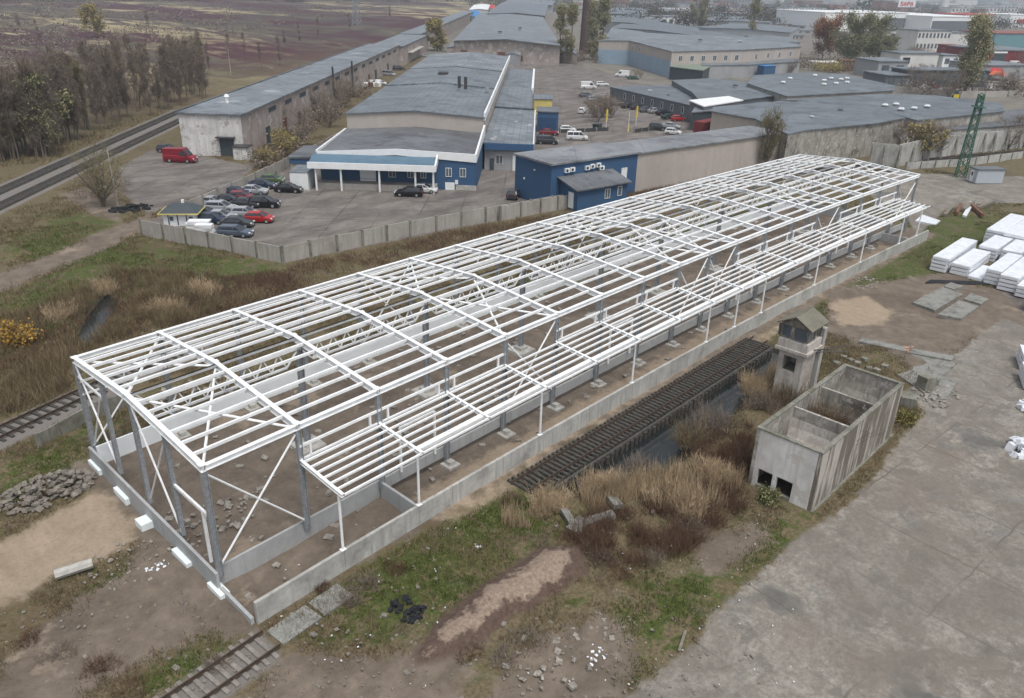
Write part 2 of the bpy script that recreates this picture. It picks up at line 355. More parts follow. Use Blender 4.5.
n_a=t.noise(.11,6,.65); n_b=t.noise(.7,6,.7); n_c=t.noise(4,5,.7); n_d=t.noise(22,3,.6)
veg0=None
def mask(k,amp,wd): return t.mr(t.math('ADD',A[k],t.math('MULTIPLY',t.math('SUBTRACT',n_b,.5),amp)),-wd,wd,smooth=True)
# rough vegetation and soil
n_c=t.mr(n_c,.3,.7); soil=t.mix(n_c,(.06,.048,.036),(.19,.155,.12))
dry=t.mix(n_c,(.07,.058,.033),(.20,.16,.095)); grn=t.mix(n_c,(.03,.045,.012),(.105,.125,.035))
gm=t.mr(t.math('ADD',t.math('ADD',t.math('MULTIPLY',mask('green',5,2.5),.20),n_b),t.math('MULTIPLY',t.math('SUBTRACT',t.noise(2.2,5,.7),.5),.6)),.54,.68)
veg=t.mix(gm,dry,grn)
veg=t.mix(t.mr(n_a,.52,.66,0,.75),veg,t.mix(n_b,(.07,.055,.032),(.15,.105,.065)))
veg=t.mix(t.mr(t.noise(.35,5,.75,t.mp(loc=(40,3,0))),.55,.72,0,.8),veg,soil)
# moor far away
xyz=t.sep(); far=t.mr(t.math('SUBTRACT',xyz[1],t.math('MULTIPLY',xyz[0],.45)),130,230)
far=t.math('MULTIPLY',far,t.mr(A['town'],0,-20))
mm=t.mp((.006,.0022,1),(0,0,R(47))); mn=t.noise(1,6,.62,mm); mn2=t.noise(1.,6,.7,t.mp((.03,.009,1),(0,0,R(47))))
mo=t.mix(t.mr(mn2,.42,.6),(.065,.042,.046),(.12,.108,.075))
mo=t.mix(t.mr(mn,.50,.57),mo,(.38,.32,.19)); mo=t.mix(t.mr(t.noise(1,6,.65,t.mp((.008,.003,1),(0,0,R(47)),loc=(5,9,0))),.5,.56),mo,(.07,.024,.032))
mo=t.mix(t.mr(n_c,.4,.7,0,.4),mo,(.05,.045,.035))
col=t.mix(far,veg,mo)
twn=t.mix(t.mr(n_a,.4,.6),(.15,.14,.13),(.21,.195,.16)); twn=t.mix(t.mr(n_b,.6,.7,0,.7),twn,(.10,.11,.05))
col=t.mix(mask('town',4,2),col,twn)
drt=t.mix(t.mr(n_b,.3,.7),(.12,.098,.078),(.26,.215,.17)); drt=t.mix(t.mr(n_d,.3,.8,0,.6),drt,(.09,.07,.055))
drt=t.mix(t.mr(n_a,.5,.62,0,.75),drt,t.mix(n_c,(.075,.06,.047),(.15,.12,.095))); drt=t.mix(t.mr(t.noise(.2,5,.65,t.mp(loc=(61,5,0))),.60,.66,0,.7),drt,(.30,.245,.185))
col=t.mix(mask('dirt',4,.5),col,drt)
trk=t.math('ADD',t.math('MULTIPLY',t.noise(1,5,.7,t.mp((1.1,.22,1),(0,0,R(-20)))),.5),t.math('MULTIPLY',n_b,.5))
snd=t.mix(t.mr(trk,.3,.7),(.25,.195,.14),(.39,.315,.235)); snd=t.mix(t.mr(n_c,.5,.8,0,.4),snd,(.2,.16,.11))
col=t.mix(mask('sand',2.5,.5),col,snd)
# concrete yard
cb=t.mp((.13,.2,1),(0,0,R(8))); 
cn=t.noise(.22,7,.72,dist=.6); cn2=t.noise(1.3,6,.75)
con=t.mix(t.mr(cn,.43,.57),(.19,.172,.15),(.36,.34,.305)); con=t.mix(t.mr(cn2,.40,.66,0,.55),con,(.19,.17,.145))
con=t.mix(t.mr(t.noise(.5,6,.7,t.mp(loc=(3,8,0)),.3),.58,.62,0,.6),con,(.38,.36,.325))
con=t.mix(t.mr(t.noise(.16,4,.6,t.mp(loc=(14,2,0))),.58,.70,0,.7),con,(.20,.165,.135))
con=t.mix(t.mr(t.noise(.12,5,.6,t.mp(loc=(24,22,0))),.60,.68,0,.75),con,(.105,.10,.095))
wv=t.mp(vec=None); 
jv=t.mp((1,1,1),(0,0,R(6)),vec=t.mix(.5,t.pos,t.noise(.6,4,out='Color'),'ADD')); jx=t.sep(jv); crk=t.math('MINIMUM',t.math('PINGPONG',jx[0],3.1),t.math('PINGPONG',t.math('ADD',jx[1],1.),4.3)); wk=t.mr(t.noise(.22,3,.6,t.mp(loc=(77,1,0))),.40,.55)
wn=t.n.new('ShaderNodeTexWhiteNoise'); cb_=t.n.new('ShaderNodeCombineXYZ'); t.l.new(t.math('FLOOR',t.math('MULTIPLY',jx[0],1/6.2)),cb_.inputs[0]); t.l.new(t.math('FLOOR',t.math('MULTIPLY',t.math('ADD',jx[1],1.),1/8.6)),cb_.inputs[1]); t.l.new(cb_.outputs[0],wn.inputs[0]); con=t.mix(t.mr(wn.outputs[0],0,1,0,.55),con,(.20,.185,.16)); con=t.mix(t.mr(t.noise(.33,5,.7,t.mp(loc=(8,77,0))),.6,.68,0,.7),con,(.17,.18,.19))
cm=t.math('MULTIPLY',t.mr(crk,.01,.10,.75,0),wk); con=t.mix(cm,con,(.07,.065,.05))
ck2=t.mr(t.vor(.9,t.mix(.4,t.pos,t.noise(1.5,4,out='Color'),'ADD')),.004,.02,.4,0); ck2=t.math('MULTIPLY',ck2,t.mr(n_a,.5,.6)); con=t.mix(ck2,con,(.08,.075,.065))
con=t.mix(t.mr(n_d,.45,.8,0,.35),con,(.12,.115,.1)); con=t.mix(t.mr(t.noise(.07,5,.65,t.mp(loc=(91,33,0))),.5,.6,0,.5),con,(.145,.13,.115)); con=t.mix(t.mr(t.noise(.9,6,.8,t.mp((1,.35,1),(0,0,R(20)))),.5,.7,0,.45),con,(.13,.12,.105))
con=t.mix(t.mr(t.noise(2.6,7,.85),.40,.62,0,.6),con,(.115,.105,.092)); con=t.mix(t.mr(t.noise(.45,7,.8,t.mp(loc=(15,45,0))),.53,.585,0,.75),con,(.135,.125,.11)); con=t.mix(t.mr(t.noise(.10,4,.6,t.mp(loc=(5,95,0))),.60,.66,0,.7),con,(.085,.085,.085)); con=t.mix(1.,con,(1.14,1.13,1.11),'MULTIPLY'); fcon=mask('conc',2.2,.25); col=t.mix(fcon,col,con)
asp=t.mix(t.mr(t.noise(.3,6,.7,t.mp((.35,1,1),(0,0,R(25)))),.38,.62),(.125,.11,.10),(.235,.213,.193)); asp=t.mix(t.mr(cn,.5,.62,0,.8),asp,(.13,.115,.105))
asp=t.mix(t.mr(n_c,.4,.8,0,.3),asp,(.08,.075,.07)); av=t.sep(t.mp((1,1,1),(0,0,R(48)),vec=t.mix(.3,t.pos,t.noise(.6,3,out='Color'),'ADD'))); aj=t.math('MINIMUM',t.math('PINGPONG',av[0],3.),t.math('PINGPONG',av[1],3.)); asp=t.mix(t.math('MULTIPLY',t.mr(aj,.03,.16,.7,0),t.mr(n_a,.42,.55)),asp,(.055,.05,.042))
fas=mask('asph',1.6,.25); col=t.mix(fas,col,asp)
col=t.mix(mask('red',1.2,.3),col,t.mix(t.mr(t.math('ADD',t.math('ADD',A['red'],t.math('MULTIPLY',t.math('SUBTRACT',n_b,.5),4.)),t.math('MULTIPLY',t.math('SUBTRACT',n_a,.5),3.)),.75,1.15),t.mix(n_c,(.065,.042,.033),(.13,.092,.073)),t.mix(n_c,(.17,.125,.095),(.34,.27,.21))))
bal=t.mix(n_d,(.10,.09,.08),(.28,.26,.24)); col=t.mix(mask('ball',.8,.25),col,bal)
col=t.mix(t.mr(t.math('MAXIMUM',A['trench'],A['brook']),-.8,.6),col,(.045,.038,.028))
# scattered leaves and litter specks
wet=t.math('MULTIPLY',t.math('MAXIMUM',fas,fcon),t.mr(t.noise(.14,5,.65,t.mp(loc=(50,50,0))),.48,.66))
rough=t.mr(wet,0,1,.95,.38)
t.bump(t.math('ADD',t.math('MULTIPLY',n_c,1.),t.math('MULTIPLY',n_d,.4)),.08,.35)
gm_=t.fin(col,rough,0,.25)
g=npmesh('ground',np.stack([X,Y,Z],1),Fq,gm_,'structure')
g.data.polygons.foreach_set('use_smooth',[True]*len(g.data.polygons))
for k,a in SD.items():
    at=g.data.attributes.new('sd_'+k,'FLOAT','POINT'); at.data.foreach_set('value',np.clip(a,-60,60).astype(np.float32))
t=NT('water_mat'); t.bump(t.noise(1.2,3),.02,.15); M['water']=t.fin((.018,.022,.022),.08,0,.6)
mb=MB(); mb.prism(REG['trench'][0],-1.6,-.75); tag(obj('ditch_water',mb,'water'),kind='structure')
mb=MB(); mb.prism(REG['brook'][0],-1.2,-.5); tag(obj('brook_water',mb,'water'),kind='structure')
# ------------------------------------------------------------------ steel hall
UK=[0,6,12.1,18.2,24.3,30.4,36.4,42.6,48.6,54.0,59.5,65.7,72,78.3,84.5,90.8,96.6,102.6,109.5]
W=18.46; ZE=8.31; ZR=8.95; VR=9.75; ZP=1.39; CI=5.80; CO=5.49; VCO=4.31; VPB=3.86
def B(u,v,z): return (u, v+1.47*u*(112-u)/3136, z)
hall=thing('steel_hall_frame','long open white steel hall skeleton with low canopy along its side','building frame',(0,0,0))
xb=(0,4,8,9,13,17)
def H(name,mb,mat='white_steel'): return obj(name,mb,mat,hall)
for k,u in enumerate(UK):
    uc=u if k<18 else u-.5
    for v in (0,W): H('column',MB().ibeam(B(uc,v,0 if v else (.02 if k>2 else .9)),B(uc,v,ZE-.3),.26,.34,.035,(1,0,0)),'grey_steel')
    H('rafter',MB().ibeam(B(u,-.1,ZE+.02),B(u,VR,ZR+.02),.32,.44,.04)); H('rafter',MB().ibeam(B(u,VR,ZR+.02),B(u,W+.1,ZE+.02),.32,.44,.04))
for v in (0,W):
    mb=MB()
    for a,b in zip(UK[:-1],UK[1:]): mb.ibeam(B(a+.14,v,ZE+.03),B(b-.14,v,ZE+.03),.3,.34,.04)
    H('eave_beam',mb)
for half in (0,1):
    for j in range(1,8):
        tt=j/7; v=VR*tt if half==0 else W-(W-VR)*tt; z=ZE+(ZR-ZE)*tt+.09
        if half==1 and j==7: v-=.35
        if half==0 and j==7: v-=.35
        mb=MB()
        for a,b in zip(UK[:-1],UK[1:]): mb.beam(B(a+.14,v,z),B(b-.14,v,z),.15,.18)
        H('purlin',mb)
for k in xb:
    a,b=UK[k],UK[k+1]
    for s in (0,1):
        va,vb=(.1,VR) if s==0 else (W-.1,VR); za,zb=ZE-.12,ZR-.12
        H('roof_brace',MB().tube([B(a,va,za),B(b,vb,zb)],[.085,.085],6)); H('roof_brace',MB().tube([B(b,va,za),B(a,vb,zb)],[.085,.085],6))
    for v in (0.05,W-.05):
        H('wall_brace',MB().tube([B(a,v,ZE-.3),B(b,v,ZP+.1)],[.065]*2,6)); H('wall_brace',MB().tube([B(b,v,ZE-.3),B(a,v,ZP+.1)],[.065]*2,6))
# end walls
for u0,ks in ((0,(1,2,3)),(109.0,(1,2,3))):
    for q in ks:
        v=W*q/4; zt=ZE+(ZR-ZE)*(1-abs(q/4-.5)*2)-.25
        H('column',MB().ibeam(B(u0,v,ZP-.1),B(u0,v,zt),.26,.3,.035,(0,1,0)),'grey_steel')
V4=[W*q/4 for q in range(5)]
for a,b in ((4,3),(2,1)):
    za,zb=[ZE+(ZR-ZE)*(1-abs(q/4-.5)*2)-.3 for q in (a,b)]
    H('wall_brace',MB().tube([B(-.02,V4[a],za),B(-.02,V4[b],ZP+.1)],[.065]*2,6)); H('wall_brace',MB().tube([B(.05,V4[b],zb),B(.05,V4[a],ZP+.1)],[.065]*2,6))
H('girt',MB().beam(B(0,V4[1],5.0),B(0,0,5.0),.14,.2)); H('door_post',MB().beam(B(0,1.0,ZP),B(0,1.0,4.9),.16,.16))
H('girt',MB().beam(B(0,V4[4],7.0),B(0,V4[3],7.0),.12,.16)); 
# ridge girders and middle columns
MU=[12.1*i for i in range(0,10)]; MU=[0,12.1,24.3,36.4,48.6,59.5,72,84.5,96.6,109.]
for i in range(1,9):
    for dv in (-.2,.28):
        pass
    H('column',MB().ibeam(B(MU[i],W/2,.45),B(MU[i],W/2,ZR-.4),.34,.42,.04,(1,0,0)),'grey_steel')
for a,b in zip(MU[:-1],MU[1:]):
    zt,zb=ZR-.62,ZR-1.85; mb=MB(); mb.beam(B(a,W/2,zt),B(b,W/2,zt),.2,.18)
    n=8; L=b-a; xs=[a+1.1+(L-2.2)*j/n for j in range(n+1)]
    mb.beam(B(xs[0],W/2,zb),B(xs[-1],W/2,zb),.14,.14); mb.beam(B(a,W/2,zt),B(xs[0],W/2,zb),.1,.1); mb.beam(B(b,W/2,zt),B(xs[-1],W/2,zb),.1,.1)
    for j in range(n):
        m_=(xs[j]+xs[j+1])/2; mb.beam(B(xs[j],W/2,zb),B(m_,W/2,zt),.08,.08); mb.beam(B(m_,W/2,zt),B(xs[j+1],W/2,zb),.08,.08)
    H('ridge_girder',mb)
for k,u in enumerate(UK):
    for v,z in ((0,ZE),(VR,ZR),(W,ZE)): H('node_plate',MB().cbox(B(u,v+(.12 if v==0 else -.12 if v==W else 0),z+.245),(.42,.34,.05)))
# canopy
for k in range(1,18):
    u=UK[k]; H('canopy_rafter',MB().ibeam(B(u,0,CI+.12),B(u,-VCO,CO+.12),.2,.26,.03))
uc=UK[1:18]
for j in range(7):
    tt=j/6; v=-.25-(VCO-.25)*tt; z=CI+(CO-CI)*tt+.14; mb=MB()
    for a,b in zip(uc[:-1],uc[1:]): mb.beam(B(a+.1,v,z),B(b-.1,v,z),.13,.13)
    mb.beam(B(uc[-1]+.1,v,z),B(uc[-1]+1.2,v,z),.10,.13)
    H('canopy_purlin',mb)
mb=MB()
for a,b in zip(uc[1:-1],uc[2:]): mb.beam(B(a,-VCO+.55,CO+.05),B(b,-VCO+.55,CO+.05),.22,.26)
H('canopy_beam',mb)
for k in (1,2,4,6,8,9,10,12,14,16,17):
    u=UK[k]; p=H('canopy_post',MB().tube([B(u,-VPB,1.5),B(u,-VPB,CO-.1)],[.085]*2,8))
    obj('foot_plate',MB().cbox(B(u,-VPB,1.53),(.34,.3,.05)),'white_steel',p)
# front wall girts over the canopy, door posts below
for k in range(1,17):
    if k in xb: continue
    a,b=UK[k],UK[k+1]; mb=MB(); mb.beam(B(a,0,CI+1.15),B(b,0,CI+1.15),.12,.16); mb.beam(B(a,0,CI+.22),B(b,0,CI+.22),.1,.14)
    for q in (a+.75,b-.75): mb.beam(B(q,0,CI+.22),B(q,0,CI+1.15),.13,.13)
    H('window_girt',mb)
for k in (2,6,10,14):
    for u in (UK[k]+1.7,UK[k+1]-1.2): H('door_post',MB().beam(B(u,0,ZP),B(u,0,CI-.9),.14,.14))
    H('girt',MB().beam(B(UK[k]+1.7,0,CI-.9),B(UK[k+1]-1.2,0,CI-.9),.14,.14))
for k in (0,1,2,3,5,6,7,10,11,12,14,15,16):
    a,b=UK[k],UK[k+1]; mb=MB(); mb.beam(B(a,W,6.6),B(b,W,6.6),.12,.14); mb.beam(B(a,W,5.6),B(b,W,5.6),.12,.14); mb.beam(B((a+b)/2,W,5.6),B((a+b)/2,W,6.6),.12,.12); H('window_girt',mb)
# base walls
def strip(pts,z0,z1,th,mb=None):
    mb=mb or MB()
    for (a,b) in zip(pts[:-1],pts[1:]): mb.beam((a[0],a[1],(z0+z1)/2),(b[0],b[1],(z0+z1)/2),th,z1-z0)
    return mb
H('base_wall',strip([B(u,0.32,0) for u in UK[:3]],-.3,ZP,.16),'concrete_new')
H('base_wall',strip([B(u,0.32,0) for u in UK[2:]],.5,ZP,.16),'concrete_new')
H('base_wall',strip([(-.28,-.2),(-.28,W+.2)],-.3,ZP,.18),'concrete_new')
H('base_wall',strip([B(u,W-.32,0) for u in UK],-.2,ZP+.1,.16),'panel_white')
H('base_wall',strip([(109.3,4.),(109.3,W+.2)],-.2,ZP,.18),'concrete_new')
rw=thing('retaining_wall','low streaked concrete wall carrying the canopy posts in front of the hall','wall',(0,0,0))
us=list(np.arange(0,107,6.))+[107.]
for i,(a,b) in enumerate(zip(us[:-1],us[1:])):
    def q(u): return (u,-VPB+1.47*u*(112-u)/3136)
    obj('wall_panel',strip([q(a+(.012 if i else 0)),q(b-.012)],-.6,1.5,.22),'concrete_wall',rw)
obj('end_wall',strip([(-.2,-3.75),(-.2,-.3)],-.4,.45,.2),'concrete_new',rw)
obj('cross_wall',strip([(12.1,.2+.5),(12.1,-3.2)],-.4,1.35,.2),'concrete_new',rw)
obj('cross_wall',strip([(101.5,1.),(101.5,-2.5)],-.4,1.2,.2),'concrete_new',rw)
# footings
def footing(u,v,s,h,lab,grp):
    t_=thing('concrete_footing',lab,'footing',B(u,v,0),0,grp)
    obj('base_slab',MB().box(-s/2,s/2,-s/2,s/2,-.3,h,.03,.03),'pad',t_); 
    st=obj('pedestal',MB().box(-s*.23,s*.23,-s*.23,s*.23,h,h+.28,.02,.02),'pad',t_); return t_
for i in range(1,9): footing(MU[i],W/2,2.1,.28,'square concrete footing under a middle column inside the hall','footings along the middle of the hall')
for k in range(3,18): footing(UK[k],-.35,1.15,.12,'small concrete footing under a front column behind the long low wall','footings along the front columns')
for k in range(1,18): footing(UK[k],W-1.,1.1,.12,'small concrete footing beside the white base wall at the rear of the hall','footings along the rear columns')
for (px,py,sx,sy,z,lab) in ((97,466,.7,2.,0.35,'pale blue foam-faced foundation block at the far left hall corner'),(123,494,.7,2.,.35,'pale foundation block second from the left hall corner'),(147,522,1.3,1.,.45,'short square foundation block halfway along the hall end wall'),(183,557,.7,2.,.35,'pale foundation block next before the front hall corner'),(217,590,.6,1.6,.35,'pale foundation block at the front hall corner')):
    p=G(px,py,.2); t_=tag(obj('foundation_block',MB().box(-sx/2,sx/2,-sy/2,sy/2,-.3,z),'foam'),lab,'foundation block','foundation blocks along the hall end'); t_.location=(p[0]+.1,p[1],0)
# ------------------------------------------------------------------ railway tracks
def rail_mb(p,q,h=.17):
    mb=MB(); p=Vector((*p,0));q=Vector((*q,0)); z=Vector((0,0,1))
    mb.beam(p+z*(h*.12+.12),q+z*(h*.12+.12),.14,.03); mb.beam(p+z*(h*.55+.12),q+z*(h*.55+.12),.03,h*.75); mb.beam(p+z*(h+.12),q+z*(h+.12),.075,.045); return mb
def track(label,c0,c1,gauge=1.52,step=.6,rm='rail',sm='sleeper',sl=2.6,maxp=100,z=0.,name='railway_track',bent=False):
    c0=np.array(c0,float);c1=np.array(c1,float); L=np.linalg.norm(c1-c0); d=(c1-c0)/L; n=np.array([-d[1],d[0]])
    t_=thing(name,label,'railway track',(c0[0],c0[1],z),math.atan2(d[1],d[0]))
    for s in (-1,1): obj('rail',rail_mb((0,s*gauge/2),(L,s*gauge/2)),rm,t_)
    k=int(L/step)
    if k<=maxp:
        s0=None
        for i in range(k):
            if s0 is None: s0=obj('sleeper',MB().box(-.13,.13,-sl/2,sl/2,-.02,.12,.02,.02),sm,t_); s0.location=(step*.5,0,0)
            else:
                s=s0.copy(); COL.objects.link(s); s.parent=t_; s.location=(step*(i+.5),random.uniform(-.04,.04),random.uniform(-.015,.01)); s.rotation_euler=(0,0,random.uniform(-.03,.03))
    else:
        mb=MB()
        for i in range(k): mb.box(step*(i+.5)-.13,step*(i+.5)+.13,-sl/2,sl/2,-.02,.12)
        tag(obj('sleepers',mb,sm,t_),kind='stuff')
    return t_
track('old railway track with pale sleepers running into the grass in the left foreground',(-26,-8.0),(-.1,-5.55),sm='sleeper_c',z=.02)
track('railway track passing behind the far left corner of the hall',(-56,10.6),(14,33.3),maxp=140,step=.75,z=.02,sm='sleeper')
for off,lab in ((2.6,'far one of the two parallel tracks beside the tree belt'),(-2.2,'near one of the two parallel tracks beside the tree belt')):
    track(lab,tA[0]+nA*off,tA[1]+nA*off,z=.05,rm='rail_shine',sm='sleeper')
pR0=G(880,165)[:2]; pR1=G(1024,152)[:2]; dR=(pR1-pR0)/np.linalg.norm(pR1-pR0)
track('railway track behind the far end of the hall',pR0-dR*30,pR1+dR*60,z=.05)
# old bridge track over the ditch
br=track('old double-sleepered track on a timber trestle over the water ditch',(19.6,-5.25),(56,-4.45),step=.5,sl=2.7,z=.05,name='trestle_track',rm='rail')
for yy in (-1.55,-1.15): obj('stringer',MB().box(.2,36,yy-.12,yy+.12,-.55,-.05),'sleeper',br)
s0=None
for i in range(56):
    if s0 is None: s0=obj('trestle_post',MB().box(-.17,.17,-.16,.16,-1.6,-.12),'sleeper',br); s0.location=(.4,-1.62,0)
    else: s=s0.copy(); COL.objects.link(s); s.parent=br; s.location=(.4+.64*i,-1.62+random.uniform(-.06,.06),random.uniform(-.1,.05))
for i,(x,y,lab) in enumerate(((.4,-5.4,'pale concrete crossing slab at the end of the old track'),(3.0,-5.15,'narrower concrete crossing slab beside the retaining wall'),)):
    o=tag(obj('crossing_slab',MB().box(-1.3+i*.2,1.3-i*.3,-.75,.75,-.1,.08),'slab_top'),lab,'concrete slab'); o.location=(x+1.,y,0); o.rotation_euler=(.0,0,.09)
# ------------------------------------------------------------------ building helpers
def win(parent,x,z,w_,h_,y=0.,side='f',frame='white_trim',mull=1,pane='pane',name='window'):
    "window on a wall in the building's own axes; side f: wall plane y=const facing -y; l: plane x=const facing -x; r: facing +x"
    mb=MB(); fb=MB(); t_=.07
    def b(m_,x0,x1,z0,z1,d0,d1):
        if side=='f': m_.box(x0,x1,y-d1,y-d0,z0,z1)
        elif side=='l': m_.box(y-d1,y-d0,x0,x1,z0,z1)
        else: m_.box(y+d0,y+d1,x0,x1,z0,z1)
    b(mb,x-w_/2,x+w_/2,z,z+h_,.01,.04)
    for q in (x-w_/2-t_,x+w_/2): b(fb,q,q+t_,z-t_,z+h_+t_,0.005,.09)
    for q in (z-t_,z+h_): b(fb,x-w_/2,x+w_/2,q,q+t_,0.005,.088)
    for i in range(mull): q=x-w_/2+w_*(i+1)/(mull+1); b(fb,q-.03,q+.03,z,z+h_,.041,.08)
    o=obj(name,fb,frame,parent); obj('pane',mb,pane,o); return o
def frame_of(a,b):
    d=np.array(b[:2])-np.array(a[:2]); return math.atan2(d[1],d[0])
def gable_bld(root,x0,x1,y0,y1,h,rise,wall,roof,axis='y',ov=.35,name='wall',th=.22):
    "walls plus two-slope roof with ridge along y (or x)"
    w_=MB(); r_=MB()
    if axis=='y':
        xm=(x0+x1)/2
        w_.add([(x0,y0,-.5),(x1,y0,-.5),(x1,y1,-.5),(x0,y1,-.5),(x0,y0,h),(xm,y0,h+rise),(x1,y0,h),(x1,y1,h),(xm,y1,h+rise),(x0,y1,h)],
           [(0,1,6,5,4),(1,2,7,6),(2,3,9,8,7),(3,0,4,9),(4,5,8,9),(5,6,7,8)])
        k=rise/(xm-x0)
        for s,(xa,xb) in enumerate(((x0-ov,xm),(xm,x1+ov))):
            za=h-ov*k if s==0 else h+rise; zb=h+rise if s==0 else h-ov*k
            r_.add([(xa,y0-ov,za+.03),(xb,y0-ov,zb+.03),(xb,y1+ov,zb+.03),(xa,y1+ov,za+.03)]+[(xa,y0-ov,za+th),(xb,y0-ov,zb+th),(xb,y1+ov,zb+th),(xa,y1+ov,za+th)],
              [(0,3,2,1),(4,5,6,7),(0,1,5,4),(1,2,6,5),(2,3,7,6),(3,0,4,7)])
    else:
        ym=(y0+y1)/2
        w_.add([(x0,y0,-.5),(x1,y0,-.5),(x1,y1,-.5),(x0,y1,-.5),(x0,y0,h),(x1,y0,h),(x1,ym,h+rise),(x1,y1,h),(x0,y1,h),(x0,ym,h+rise)],
           [(0,1,5,4),(1,2,7,6,5),(2,3,8,7),(3,0,4,9,8),(4,5,6,9),(9,6,7,8)])
        k=rise/(ym-y0)
        for s,(ya,yb) in enumerate(((y0-ov,ym),(ym,y1+ov))):
            za=h-ov*k if s==0 else h+rise; zb=h+rise if s==0 else h-ov*k
            r_.add([(x0-ov,ya,za+.03),(x1+ov,ya,za+.03),(x1+ov,yb,zb+.03),(x0-ov,yb,zb+.03),(x0-ov,ya,za+th),(x1+ov,ya,za+th),(x1+ov,yb,zb+th),(x0-ov,yb,zb+th)],
              [(0,3,2,1),(4,5,6,7),(0,1,5,4),(1,2,6,5),(2,3,7,6),(3,0,4,7)])
    a=obj(name,w_,wall,root); r=obj('roof',r_,roof,root); return a,r
def poly_bld(name,label,px,h,wall,roof,cat='building',th=.25,group=None,zs=None):
    "building under a roof outline read at roof height; px list (x,y[,dz])"
    pts=[G(p[0],p[1],h+(p[2] if len(p)>2 else 0)) for p in px]; c=sum(pts)/len(pts)
    ar=sum(pts[i][0]*pts[(i+1)%len(pts)][1]-pts[(i+1)%len(pts)][0]*pts[i][1] for i in range(len(pts)))
    if ar<0: pts=pts[::-1]
    root=thing(name,label,cat,(c[0],c[1],0),0,group)
    P=[(p[0]-c[0],p[1]-c[1]) for p in pts]; Zs=[p[2] for p in pts]
    obj('wall',MB().prism(P,-.5,[z-.02 for z in Zs]),wall,root)
    n=len(P); cx=sum(p[0] for p in P)/n; cy=sum(p[1] for p in P)/n
    Q=[(p[0]+(p[0]-cx)/math.hypot(p[0]-cx,p[1]-cy)*.4,p[1]+(p[1]-cy)/math.hypot(p[0]-cx,p[1]-cy)*.4) for p in P]
    obj('roof',MB().prism(Q,Zs,[z+th for z in Zs]),roof,root)
    return root,P,Zs
def wallwins(root,a,b,z,h_,n,w_=1.1,margin=1.,frame='white_trim',mull=1,name='window'):
    "n windows along the wall from a to b (root-local xy)"
    a=Vector((a[0],a[1]));b=Vector((b[0],b[1]));d=(b-a).normalized()
    wp_=Matrix.Rotation(root.rotation_euler.z,2)@Vector((d.y,-d.x)); wc=Vector((CC[0]-root.location.x,CC[1]-root.location.y))
    if wp_.dot(wc)<0: a,b=b,a; d=-d
    L=(b-a).length; nn=Vector((d.y,-d.x))
    first=None
    for i in range(n):
        s=margin+(L-2*margin)*(i+.5)/n; c=a+d*s
        if first is None:
            fb=MB(); t_=.08
            for q in (-w_/2-t_,w_/2): fb.box(q,q+t_,-.09,.02,-t_,h_+t_)
            for q in (-t_,h_): fb.box(-w_/2,w_/2,-.088,.02,q,q+t_)
            for k in range(mull): q=-w_/2+w_*(k+1)/(mull+1); fb.box(q-.03,q+.03,-.08,.0,0,h_)
            o=obj(name,fb,frame,root); obj('pane',MB().box(-w_/2,w_/2,-.05,-.01,0,h_),'pane',o); first=o
        else:
            o=copy_tree(first,root)
        o.location=(c.x,c.y,z); o.rotation_euler=(0,0,math.atan2(d.y,d.x))
def ac_unit(root,x,z,y=0.):
    u=obj('air_conditioner',MB().box(x-.45,x+.45,y-.42,y-.03,z,z+.65),'white_trim',root)
    obj('fan_grille',MB().tube([(x-.1,y-.45,z+.33),(x-.1,y-.421,z+.33)],[.24,.24],12),'dark_steel',u); return u
# ------------------------------------------------------------------ long pale warehouse beside the railway
r=thing('long_warehouse','very long pale warehouse with peeling white end wall beside the railway','warehouse',(53.26,118.76,0),R(-48))
def slab_roof(root,x0,x1,y0,y1,z0,z1,mat,th=.3,ov=.4):
    return obj('roof',MB().add([(x0-ov,y0-ov,z0),(x1+ov,y0-ov,z1),(x1+ov,y1+ov,z1),(x0-ov,y1+ov,z0),(x0-ov,y0-ov,z0+th),(x1+ov,y0-ov,z1+th),(x1+ov,y1+ov,z1+th),(x0-ov,y1+ov,z0+th)],
        [(0,3,2,1),(4,5,6,7),(0,1,5,4),(1,2,6,5),(2,3,7,6),(3,0,4,7)]),mat,root)
def slab_wall(root,x0,x1,y0,y1,z0,z1,mat,name='wall'):
    return obj(name,MB().add([(x0,y0,-.6),(x1,y0,-.6),(x1,y1,-.6),(x0,y1,-.6),(x0,y0,z0),(x1,y0,z1),(x1,y1,z1),(x0,y1,z0)],[(0,3,2,1),(4,5,6,7),(0,1,5,4),(1,2,6,5),(2,3,7,6),(3,0,4,7)]),mat,root)
slab_wall(r,1,13,0,.3,7.9,7.9,'white_paint','end_wall'); slab_wall(r,1,13,.3,186,7.9,7.8,'brick_pale'); slab_roof(r,1,13,0,186,7.92,7.85,'roof_b')
slab_wall(r,1.5,14.5,187,262,7.3,7.3,'brick_pale'); slab_roof(r,1.5,14.5,187,262,7.32,7.32,'roof_b'); slab_wall(r,1,11,263,600,7.6,7.6,'brick_pale'); slab_roof(r,1,11,263,600,7.62,7.62,'roof_b')
d_=obj('gate',MB().box(8.4,11.2,-.12,0.05,-.2,3.6),'dark_wall',r); obj('gate_canopy',MB().box(8.,11.6,-1.1,-.02,3.65,3.85),'dark_steel',r)
obj('side_annex',MB().box(11.8,14.6,-2.6,-.02,-.3,2.3),'white_paint',r); obj('annex_roof',MB().box(11.6,14.8,-2.8,-.02,2.32,2.5),'dark_steel',r)
obj('roof_vent',MB().tube([(5.5,14,8.1),(5.5,14,9.3),(5.5,14,9.4),(5.5,14,9.9)],[.35,.35,.6,.3],8),'white_steel',r)
obj('parapet_strip',MB().box(.5,.8,-.3,186,8.22,8.45),'roof_c',r)
